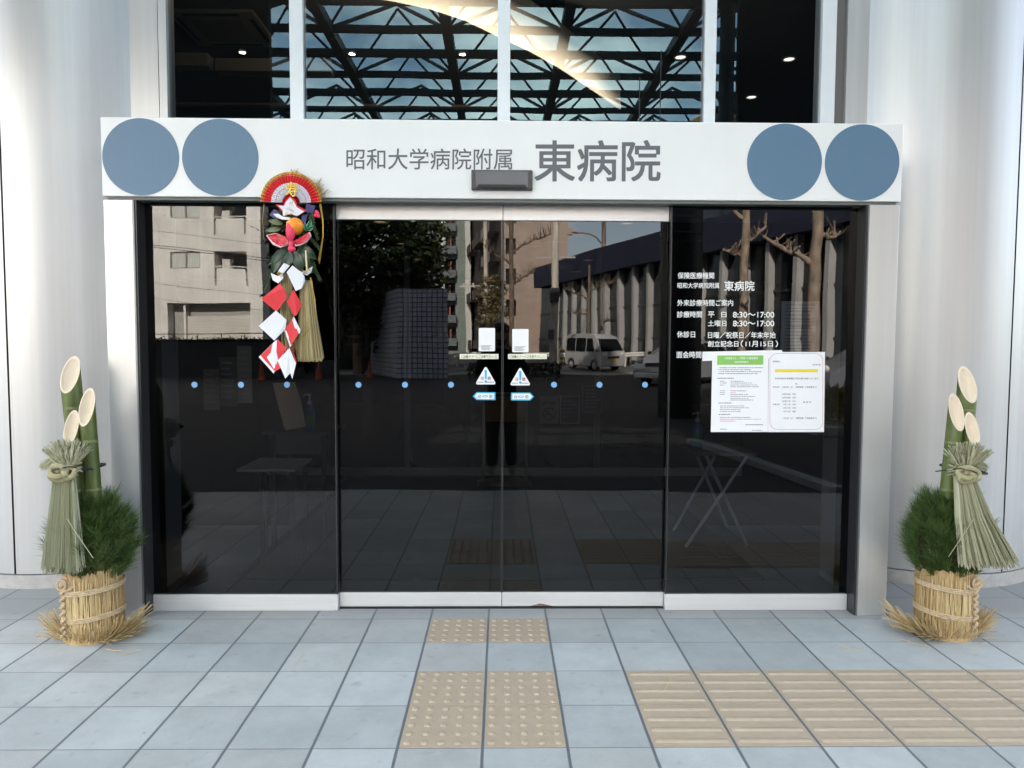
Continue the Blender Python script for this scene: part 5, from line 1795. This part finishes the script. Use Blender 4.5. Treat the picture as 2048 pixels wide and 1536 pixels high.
D = 92
p0, p1 = mir(862, 690, D), mir(941, 690, D)
t = thing('tall_apartment_building', 'tall apartment block with white balcony fronts mirrored right of the evergreens', 'building', (p0.x, p0.y, 0))
wm = MB()
hs = []
W_ = p1.x - p0.x
for i in range(8):
    z = .9 + 2.85 * i
    hs += [(p0.x + W_ * .24, p0.x + W_ * .62, z + 1.0, z + 2.4, 1.2), (p0.x + W_ * .04, p0.x + W_ * .16, z + .3, z + 2.2, .5)]
hole_wall(wm, p0.x, p1.x, -.1, 21.5, p0.y, hs, .8)
wm.box(p0.x, p1.x, p0.y - 10, p0.y - 1.6, -.1, 21.4)
obj('wall', wm, [mat('grey green wall', (.20, .24, .215), .7, var=.12, vscale=.4), dark_glass], t)
wf = mat('white balcony front', (.62, .62, .60), .6)
for i in range(8):
    z = .9 + 2.85 * i
    obj('balcony_front', MB().box(p0.x + W_ * .22, p0.x + W_ * .64, p0.y, p0.y + .9, z + .05, z + 1.0), mat('slate balcony front', (.13, .15, .165), .6) if i % 1 == 0 else wf, t)
    obj('pillar', MB().box(p0.x + W_ * .25, p0.x + W_ * .36, p0.y - .5, p0.y - .1, z + 1.0, z + 2.4), wf, t)
    obj('red_panel', MB().box(p0.x + W_ * .47, p0.x + W_ * .51, p0.y - .3, p0.y - .1, z + .9, z + 2.1), mat('red brick strip', (.30, .08, .05), .7), t)
obj('corner_strip', MB().box(p0.x + W_ * .86, p1.x - .01, p0.y, p0.y + .15, -.1, 21.4), mat('pale corner strip', (.62, .60, .56), .7), t)

# dark building with pale vertical fins running away on the right
def wl_pt(D, z, off=0.0):
    return Vector((12.2 - .313 * (D - 30) - off * .954, 2 * GLASS_Y - D + off * .30, z))


t = thing('finned_building', 'dark office building with pale vertical fins and a navy band mirrored behind the van', 'building', tuple(wl_pt(42, 0)))
fin_m = mat('pale concrete fin', (.42, .41, .40), .75, var=.12, vscale=1)
D0, D1 = 20, 60


def strip(z0, z1, off, m, name, d0=D0, d1=D1):
    a, b, c = wl_pt(d0, z0, off), wl_pt(d1, z0, off), None
    return obj(name, MB().poly([(a.x, a.y, z0), (b.x, b.y, z0), (b.x, b.y, z1), (a.x, a.y, z1)]), m, t)


def slab(z0, z1, o0, o1, m, name, d0=D0, d1=D1):
    A, B, C, E_ = wl_pt(d0, 0, o0), wl_pt(d1, 0, o0), wl_pt(d1, 0, o1), wl_pt(d0, 0, o1)
    P4 = [(q.x, q.y) for q in (A, B, C, E_)]
    return obj(name, MB().grid([[(x, y, z0) for x, y in P4], [(x, y, z1) for x, y in P4]], True).poly([(x, y, z1) for x, y in P4]).poly([(x, y, z0) for x, y in P4]), m, t)


slab(-.05, 5.95, -1.4, -.32, dark_glass, 'glazed_wall')
slab(5.96, 7.55, -1.4, .35, mat('navy spandrel', (.016, .019, .042), .65), 'band')
slab(7.56, 9.9, -1.4, -.2, mat('grey blue upper glazing', (.05, .062, .075), .12), 'upper_glazing', 20, 38)
slab(9.92, 13.0, -1.4, .1, cladding('orange brick tile', (.46, .20, .075), .45, .15, .03, (.20, .09, .04)), 'brick_storey', 20, 43)
slab(0, 12.9, -9, -1.42, mat('rear mass', (.10, .09, .08), .8), 'rear_block', 20, 42.9)
slab(0, 7.0, -9, -1.43, bpy.data.materials['rear mass'], 'rear_block', 43, 59)
i = 0
Dq = 21.5
while Dq < 57:
    slab(-.04, 5.955, -.319, .02, fin_m, 'fin', Dq - .12, Dq + .12)
    Dq += 1.72
for z in (1.6, 3.6):
    slab(z, z + .12, -.318, -.25, mat('dark transom', (.03, .03, .035), .5), 'transom')
for Dm in [22 + 1.7 * k for k in range(9)]:
    slab(7.57, 9.89, -.19, -.12, M['dark_alu'], 'upper_mullion', Dm, Dm + .08)

# salmon building far down the street
a, b = mir(1095, 690, 66), mir(1162, 562, 66)
t = thing('salmon_building', 'salmon coloured low building mirrored beside the pale utility pole', 'building', (a.x, a.y, 0))
wm = MB()
hs = [(a.x + 1.0 + k * 1.0, a.x + 1.55 + k * 1.0, b.z - 1.6, b.z - .5) for k in range(2)]
hole_wall(wm, a.x, b.x + 1.6, -.05, b.z, a.y, hs, .2)
wm.box(a.x, b.x + 1.6, a.y - 6, a.y - .8, -.05, b.z - .01)
obj('wall', wm, [mat('salmon wall', (.50, .20, .11), .8, var=.1, vscale=.5), dark_glass], t)
obj('ground_floor', MB().box(a.x, b.x + 1.6, a.y + .01, a.y + .3, -.05, 2.8), mat('dark shopfront', (.06, .055, .05), .7), t)

# ---- utility poles, street lamp and wires
pole_m = mat('pale concrete pole', (.60, .55, .47), .8, var=.3, vscale=5, stretch=(1, 1, .3), bump=.4, bscale=20)
p = mir(1107, 746, 34)
pP = Vector((p.x, p.y, -.03))
t = thing('utility_pole', 'thick pale concrete utility pole mirrored right of the door seam', 'utility pole', (p.x, p.y, 0))
obj('pole', MB().tube([(p.x, p.y, -.05), (p.x, p.y, 3), (p.x, p.y, 12)], [.20, .19, .14], n=16), pole_m, t, smooth=True)
obj('meter_box', MB().box(p.x - .30, p.x - .02, p.y + .16, p.y + .34, 1.55, 2.0), mat('grey box', (.08, .08, .085), .6), t)
obj('meter_box', MB().box(p.x - .28, p.x + .18, p.y + .18, p.y + .42, 3.3, 4.0), mat('dark box', (.05, .05, .055), .6), t)
obj('cross_arm', MB().box(p.x - .9, p.x + 1.0, p.y - .05, p.y + .05, 5.35, 5.42), mat('galvanised arm', (.45, .45, .43), .5), t)
obj('cross_arm', MB().box(p.x - .7, p.x + 1.1, p.y - .05, p.y + .05, 9.6, 9.68), mat('galvanised arm', (.45, .45, .43), .5), t)
p = mir(985, 720, 42)
pQ = Vector((p.x - .4, p.y, -.03))
t = thing('utility_pole', 'slim utility pole with white cross arms mirrored left of the door seam', 'utility pole', (pQ.x, pQ.y, 0))
obj('pole', MB().tube([(pQ.x, pQ.y, -.05), (pQ.x, pQ.y, 9.2)], [.15, .11], n=12), pole_m, t, smooth=True)
for z, w in ((8.9, .9), (8.4, .7), (4.6, 1.1)):
    obj('cross_arm', MB().box(pQ.x - w - .4, pQ.x + w - .4, pQ.y - .05, pQ.y + .05, z, z + .10), rail_m, t)
    for s_ in (-.8, -.3, .4):
        obj('insulator', MB().lathe([(.05, z + .1), (.07, z + .16), (.05, z + .22), (.001, z + .23)], pQ.x - .4 + s_ * w, pQ.y, 10), rail_m, t, smooth=True)
p = mir(1207, 700, 48)
pR = Vector((p.x, p.y, -.03))
t = thing('street_lamp', 'tall street lamp with a curved arm mirrored against the blue sky', 'street lamp', (p.x, p.y, 0))
obj('pole', MB().tube([(p.x, p.y, -.05), (p.x, p.y, 10.6)], [.16, .13], n=12), mat('brown grey pole', (.20, .16, .13), .6), t, smooth=True)
arm = [mir(1205, 488, 48), mir(1196, 476, 48), mir(1183, 469, 48), mir(1166, 466, 48), mir(1152, 467, 48)]
obj('arm', MB().tube(arm, .05, n=7), mat('lamp arm', (.20, .15, .12), .5), t, smooth=True)
e = arm[-1]
obj('lamp_head', MB().tube([e + Vector((.25, 0, .0)), e + Vector((0, 0, .05)), e + Vector((-.32, 0, .06))], [.07, .14, .05], n=8, flat=.6), mat('lamp head', (.30, .17, .12), .5), t, smooth=True)
wire_m = mat('black cable', (.01, .01, .012), .6)


def wire(a, b, sag, label, r_=.016):
    a, b = Vector(a), Vector(b)
    pts = []
    for i in range(15):
        f_ = i / 14
        q = a.lerp(b, f_)
        q.z -= sag * 4 * f_ * (1 - f_)
        pts.append(q)
    return tag(obj('cable', MB().tube(pts, r_, n=5), wire_m), label, 'cable', 'overhead cables mirrored in the glass')


LP_ = mir(200, 478, 30)
for k, (v0, v1, u1, sag) in enumerate(((482, 523, 545, .15), (486, 526, 545, .18), (452, 490, 545, .25), (588, 630, 560, .12), (560, 585, 560, .2))):
    wire(mir(180, v0 - 10, 31), mir(u1 + 330, v1 + 25, 31), sag, 'thin black overhead cable crossing in front of the beige apartments', .014 if k < 2 else .008)
for k, (z0, z1) in enumerate(((9.6, 10.2), (9.0, 9.9), (8.3, 9.4))):
    wire((pP.x + .4, pP.y, z0), (pR.x + .05, pR.y, z1), .3, 'black overhead cable strung from the concrete pole to the street lamp', .022)
wire(pR + Vector((0, 0, 10.3)), (mir(1420, 440, 40)), .4, 'black overhead cable running from the street lamp past the orange brick', .022)
for k in range(3):
    wire((pQ.x - .5 + k * .4, pQ.y, 8.9 - .3 * k), (pP.x - .3, pP.y, 9.4 - .5 * k), .35, 'black overhead cable strung between the two utility poles', .018)
wire((pQ.x - 1.0, pQ.y, 8.6), mir(640, 430, 44), .5, 'black overhead cable running from the slim pole behind the evergreen', .018)

# ---- guard rail
p0, p1 = mir(1128, 704, 43), mir(1330, 704, 43)
t = thing('guard_rail', 'white roadside guard rail mirrored behind the silver van', 'guard rail', (p0.x, p0.y, 0))
gr_m = mat('white guard rail paint', (.72, .70, .66), .5)
obj('rail', MB().grid([[(x, p0.y + dy, z) for dy, z in ((0, .52), (.06, .58), (.0, .65), (.06, .72), (0, .80))] for x in (p0.x - 6.5, p0.x, p1.x)]), gr_m, t)
x = p0.x - 6.3
while x < p1.x:
    obj('post', MB().tube([(x, p0.y - .08, -.03), (x, p0.y - .08, .78)], .055, n=10), gr_m, t, smooth=True)
    x += 2.0

# ---- vehicles
tyre = mat('tyre rubber', (.015, .015, .016), .8)
rim_m = mat('wheel rim', (.45, .45, .46), .35, .7)
car_glass = mat('vehicle glass', (.012, .014, .016), .06)
head_m = mat('headlight lens', (.75, .75, .73), .15)


def vehicle(name, label, loc, rz, prof, width, roofin, paint, wheels, wr, side_windows, front_win, plate, lights=True, windows_at=.9):
    """side profile (x, z) front at +x; the body narrows towards the roof above the belt line"""
    t = thing(name, label, 'van' if 'van' in name else 'car', loc, local=True)
    zs = [z for _, z in prof]
    belt, top = windows_at, max(zs)

    def half(z):
        f_ = max(0, (z - belt) / (top - belt))
        return width / 2 - roofin * f_ ** 1.2
    rows = []
    for s_ in (-1, -.82, .82, 1):
        rows.append([(x * (1 if abs(s_) < .9 else .992), s_ * half(z), z * (1 if abs(s_) < .9 or z < belt else .985)) for x, z in prof])
    mb = MB().grid(rows, False)
    k = len(prof)
    n0 = len(mb.v)
    for r0, r1 in ((0, 1), (1, 2), (2, 3)):
        mb.f.append((r0 * k, r1 * k, r1 * k + k - 1, r0 * k + k - 1)); mb.m.append(0)
    mb.f.append(tuple(range(k))); mb.f.append(tuple(range(3 * k, 4 * k))); mb.m += [0, 0]
    body = obj('body', mb, paint, t, smooth=True)
    for s_ in (-1, 1):
        for w in side_windows:
            obj('window', MB().poly([(x, s_ * (half(z) + .004 - (0 if z < belt else .0)), z) for x, z in w]), car_glass, t)
    (xa, za), (xb, zb) = front_win
    dx = .012
    obj('windscreen', MB().poly([(xa + dx, -half(za) * .90, za), (xa + dx, half(za) * .90, za), (xb + dx, half(zb) * .88, zb), (xb + dx, -half(zb) * .88, zb)]), car_glass, t)
    for x in wheels:
        for s_ in (-1, 1):
            y = s_ * (width / 2 - .085)
            w = thing  # noqa
            wm_ = MB()
            sec = [(wr * .62, -.09), (wr * .95, -.09), (wr, -.06), (wr, .06), (wr * .95, .09), (wr * .62, .09)]
            rows_ = [[(x + r * math.cos(a), y + o_, wr + r * math.sin(a)) for a in (2 * PI * q / 24 for q in range(24))] for r, o_ in sec]
            wm_.grid(rows_, True)
            wh = obj('wheel', wm_, tyre, t, smooth=True)
            rm = MB()
            rows_ = [[(x + r * math.cos(a), y + s_ * o_, wr + r * math.sin(a)) for a in (2 * PI * q / 24 for q in range(24))] for r, o_ in ((wr * .62, .085), (wr * .5, .07), (wr * .16, .08), (.001, .085))]
            rm.grid(rows_, True)
            obj('rim', rm, rim_m, wh, smooth=True)
            ar = MB()
            rows_ = [[(x + r * math.cos(a), s_ * (width / 2 + .004), wr + r * math.sin(a)) for a in (PI * q / 16 for q in range(17))] for r in (wr * 1.02, wr * 1.16)]
            ar.grid(rows_)
            obj('wheel_arch', ar, M['black'], t)
    fx = max(x for x, _ in prof)
    for s_ in (-1, 1):
        obj('headlight', MB().ball((fx - .06, s_ * width * .38, plate + .32), .12, 8, .6, 1.1, .9), head_m, t, smooth=True)
        obj('wing_mirror', MB().ball((front_win[0][0] - .18, s_ * (width / 2 + .09), front_win[0][1] + .05), .09, 8, .6, 1, .8), M['black'], t, smooth=True)
        obj('tail_light', MB().box(min(x for x, _ in prof) - .01, min(x for x, _ in prof) + .03, s_ * width * .42 - .07, s_ * width * .42 + .07, .75, 1.1), mat('tail light', (.35, .02, .02), .3), t)
    obj('grille', MB().box(fx - .03, fx + .008, -width * .24, width * .24, plate + .12, plate + .24), mat('dark grille', (.04, .04, .042), .4), t)
    obj('number_plate', MB().box(fx + .009, fx + .02, -.165, .165, plate - .06, plate + .08), mat('yellow plate', (.72, .45, .02), .5) if 'van' in name else M['vwhite'], t)
    obj('bumper', MB().box(fx - .10, fx + .007, -width * .47, width * .47, .24, plate - .07), paint, t, bevel=.03)
    return t


silver = mat('silver car paint', (.62, .62, .63), .28, .35)
kei = [(1.62, .26), (1.69, .45), (1.68, .80), (1.58, .98), (1.12, 1.66), (.98, 1.80), (.6, 1.88), (-.6, 1.90), (-1.45, 1.87), (-1.6, 1.78), (-1.68, 1.1), (-1.69, .4), (-1.62, .26)]
p = mir(1189, 738, 39)
vehicle('small_van', 'silver microvan with a yellow plate mirrored in the door glass', (p.x, p.y, -.024), math.radians(62), kei, 1.475, .13, silver, (1.02, -1.08), .29,
        [[(1.05, 1.02), (.35, 1.02), (.35, 1.66), (.78, 1.66)], [(.27, 1.02), (-.62, 1.02), (-.62, 1.68), (.27, 1.67)], [(-.70, 1.02), (-1.52, 1.02), (-1.47, 1.66), (-.70, 1.68)]],
        ((1.55, 1.02), (1.13, 1.64)), .52, windows_at=1.0).rotation_euler = (0, 0, math.radians(60))
hatch = [(2.05, .22), (2.12, .45), (2.08, .70), (1.75, .84), (1.05, .98), (.25, 1.42), (-.3, 1.50), (-1.1, 1.48), (-1.75, 1.30), (-2.0, .98), (-2.08, .6), (-2.05, .24)]
cw = [[(.95, .98), (.05, .98), (.05, 1.38), (.30, 1.38)], [(-.03, .98), (-.95, .98), (-.95, 1.41), (-.03, 1.42)], [(-1.02, .98), (-1.75, .98), (-1.55, 1.24), (-1.02, 1.40)]]
p = mir(1318, 764, 26)
vehicle('parked_car', 'pale silver parked car mirrored beside the lettered pane edge', (p.x + .9, p.y, -.03), 0, hatch, 1.72, .20, mat('pale silver paint', (.55, .56, .58), .3, .4), (1.3, -1.3), .31, cw, ((1.02, .99), (.28, 1.39)), .48, windows_at=.92).rotation_euler = (0, 0, math.radians(130))
p = mir(1685, 783, 21)
vehicle('parked_car', 'grey parked car mirrored above the yellow green hedge', (p.x + .9, p.y, -.03), 0, hatch, 1.72, .20, mat('grey car paint', (.22, .23, .26), .3, .4), (1.3, -1.3), .31, cw, ((1.02, .99), (.28, 1.39)), .48, windows_at=.92).rotation_euler = (0, 0, math.radians(168))

# ------------------------------------------------------------------ the person taking the photograph, seen only as a faint reflection
def skin(name, nodes, edges, m, parent, root=0, levels=2):
    me = bpy.data.meshes.new(name)
    me.from_pydata([n[:3] for n in nodes], edges, [])
    o = link(name, me, m, parent)
    mod = o.modifiers.new('skin', 'SKIN')
    mod.use_smooth_shade = True
    for i, n in enumerate(nodes):
        me.skin_vertices[0].data[i].radius = (n[3], n[4] if len(n) > 4 else n[3])
        me.skin_vertices[0].data[i].use_root = (i == root)
    o.modifiers.new('sub', 'SUBSURF').levels = levels
    o.modifiers['sub'].render_levels = levels
    return o


PY = -.30
t = thing('person', 'person in dark coat and trousers holding up a camera, faintly mirrored in the doors', 'person', (0, PY, 0))
skin_m = mat('skin tone', (.42, .27, .19), .55)
coat = mat('dark coat', (.018, .018, .022), .85, var=.2, vscale=30)
trous = mat('dark trousers', (.022, .022, .026), .85)
bn = [(0, PY, .86, .13, .10), (0, PY, 1.05, .125, .095), (0, PY, 1.25, .15, .10), (0, PY + .01, 1.36, .06, .06), (0, PY + .03, 1.43, .052, .055), (0, PY + .05, 1.50, .072, .09), (0, PY + .055, 1.57, .070, .085), (0, PY + .05, 1.62, .045, .055),
      (-.17, PY, 1.29, .055), (-.25, PY + .08, 1.08, .042), (-.085, PY + .20, 1.36, .026), (.17, PY, 1.29, .055), (.25, PY + .08, 1.08, .042), (.085, PY + .20, 1.36, .026),
      (-.09, PY, .80, .085), (-.10, PY + .01, .46, .055), (-.105, PY - .01, .07, .028), (-.11, PY + .10, .035, .025), (.09, PY, .80, .085), (.10, PY + .01, .46, .055), (.105, PY - .01, .07, .028), (.11, PY + .10, .035, .025),
      (-.07, PY + .225, 1.40, .026, .02), (.07, PY + .225, 1.40, .026, .02)]
be = [(0, 1), (1, 2), (2, 3), (3, 4), (4, 5), (5, 6), (6, 7), (2, 8), (8, 9), (9, 10), (2, 11), (11, 12), (12, 13), (0, 14), (14, 15), (15, 16), (16, 17), (0, 18), (18, 19), (19, 20), (20, 21), (10, 22), (13, 23)]
for s_, root in ((-1, 22), (1, 23)):                      # five fingers a hand, curled round the camera
    bx = s_ * .07
    for j, (dz, L_) in enumerate(((.026, .9), (.010, 1.0), (-.006, .95), (-.020, .8))):
        n0 = len(bn)
        bn += [(bx - s_ * .002, PY + .25, 1.405 + dz, .0095), (bx - s_ * .012, PY + .272, 1.408 + dz, .0085), (bx - s_ * (.012 + .022 * L_), PY + .276, 1.408 + dz, .0075)]
        be += [(root, n0), (n0, n0 + 1), (n0 + 1, n0 + 2)]
    n0 = len(bn)
    bn += [(bx - s_ * .012, PY + .222, 1.385, .010), (bx - s_ * .03, PY + .226, 1.392, .009)]
    be += [(root, n0), (n0, n0 + 1)]
body = skin('body', bn, be, skin_m, t)
fm = MB().ball((0, PY + .145, 1.525), .016, 8, .8, 1.1, 1.3)
obj('nose', fm, skin_m, body, smooth=True)
for s_ in (-1, 1):
    obj('eye', MB().ball((s_ * .031, PY + .128, 1.545), .011, 8), mat('eye', (.05, .04, .035), .2), body, smooth=True)
    obj('ear', MB().ball((s_ * .073, PY + .04, 1.53), .028, 8, .35, .7, 1), skin_m, body, smooth=True)
obj('mouth', MB().ball((0, PY + .133, 1.483), .02, 8, 1.1, .4, .3), mat('lips', (.35, .14, .11), .5), body, smooth=True)
hm = MB()
hm.ball((0, PY + .03, 1.575), .095, 12, .95, 1.12, .85)
hm.ball((0, PY - .005, 1.52), .088, 10, .95, .9, 1.0)
obj('hair', hm, mat('black hair', (.012, .010, .009), .5), t, smooth=True)
skin('coat', [(0, PY, .70, .20, .145), (0, PY, .90, .175, .135), (0, PY, 1.08, .165, .125), (0, PY, 1.27, .175, .125), (0, PY + .005, 1.36, .085, .085), (-.18, PY, 1.29, .075), (-.26, PY + .08, 1.07, .062), (-.11, PY + .165, 1.32, .042), (.18, PY, 1.29, .075), (.26, PY + .08, 1.07, .062), (.11, PY + .165, 1.32, .042)],
     [(0, 1), (1, 2), (2, 3), (3, 4), (3, 5), (5, 6), (6, 7), (3, 8), (8, 9), (9, 10)], coat, t, root=1)
skin('trousers', [(0, PY, .84, .13, .11), (-.09, PY, .78, .105), (-.10, PY + .01, .46, .078), (-.105, PY - .005, .06, .066), (.09, PY, .78, .105), (.10, PY + .01, .46, .078), (.105, PY - .005, .06, .066)],
     [(0, 1), (1, 2), (2, 3), (0, 4), (4, 5), (5, 6)], trous, t)
for s_ in (-1, 1):
    skin('shoe', [(s_ * .105, PY - .04, .042, .046, .042), (s_ * .107, PY + .06, .04, .048, .038), (s_ * .112, PY + .17, .03, .038, .028)], [(0, 1), (1, 2)], M['black'], t)
t = thing('camera_body', 'small black compact camera held up by the mirrored person', 'camera', (0, -.05, EYE))
obj('casing', MB().box(-.055, .055, -.062, -.030, EYE - .032, EYE + .030), M['black'], t, bevel=.006)
obj('lens', MB().tube([(0, -.0298, EYE), (0, -.010, EYE)], [.026, .023], n=20), mat('lens barrel', (.05, .05, .052), .3, .5), t, smooth=True)
#%%END
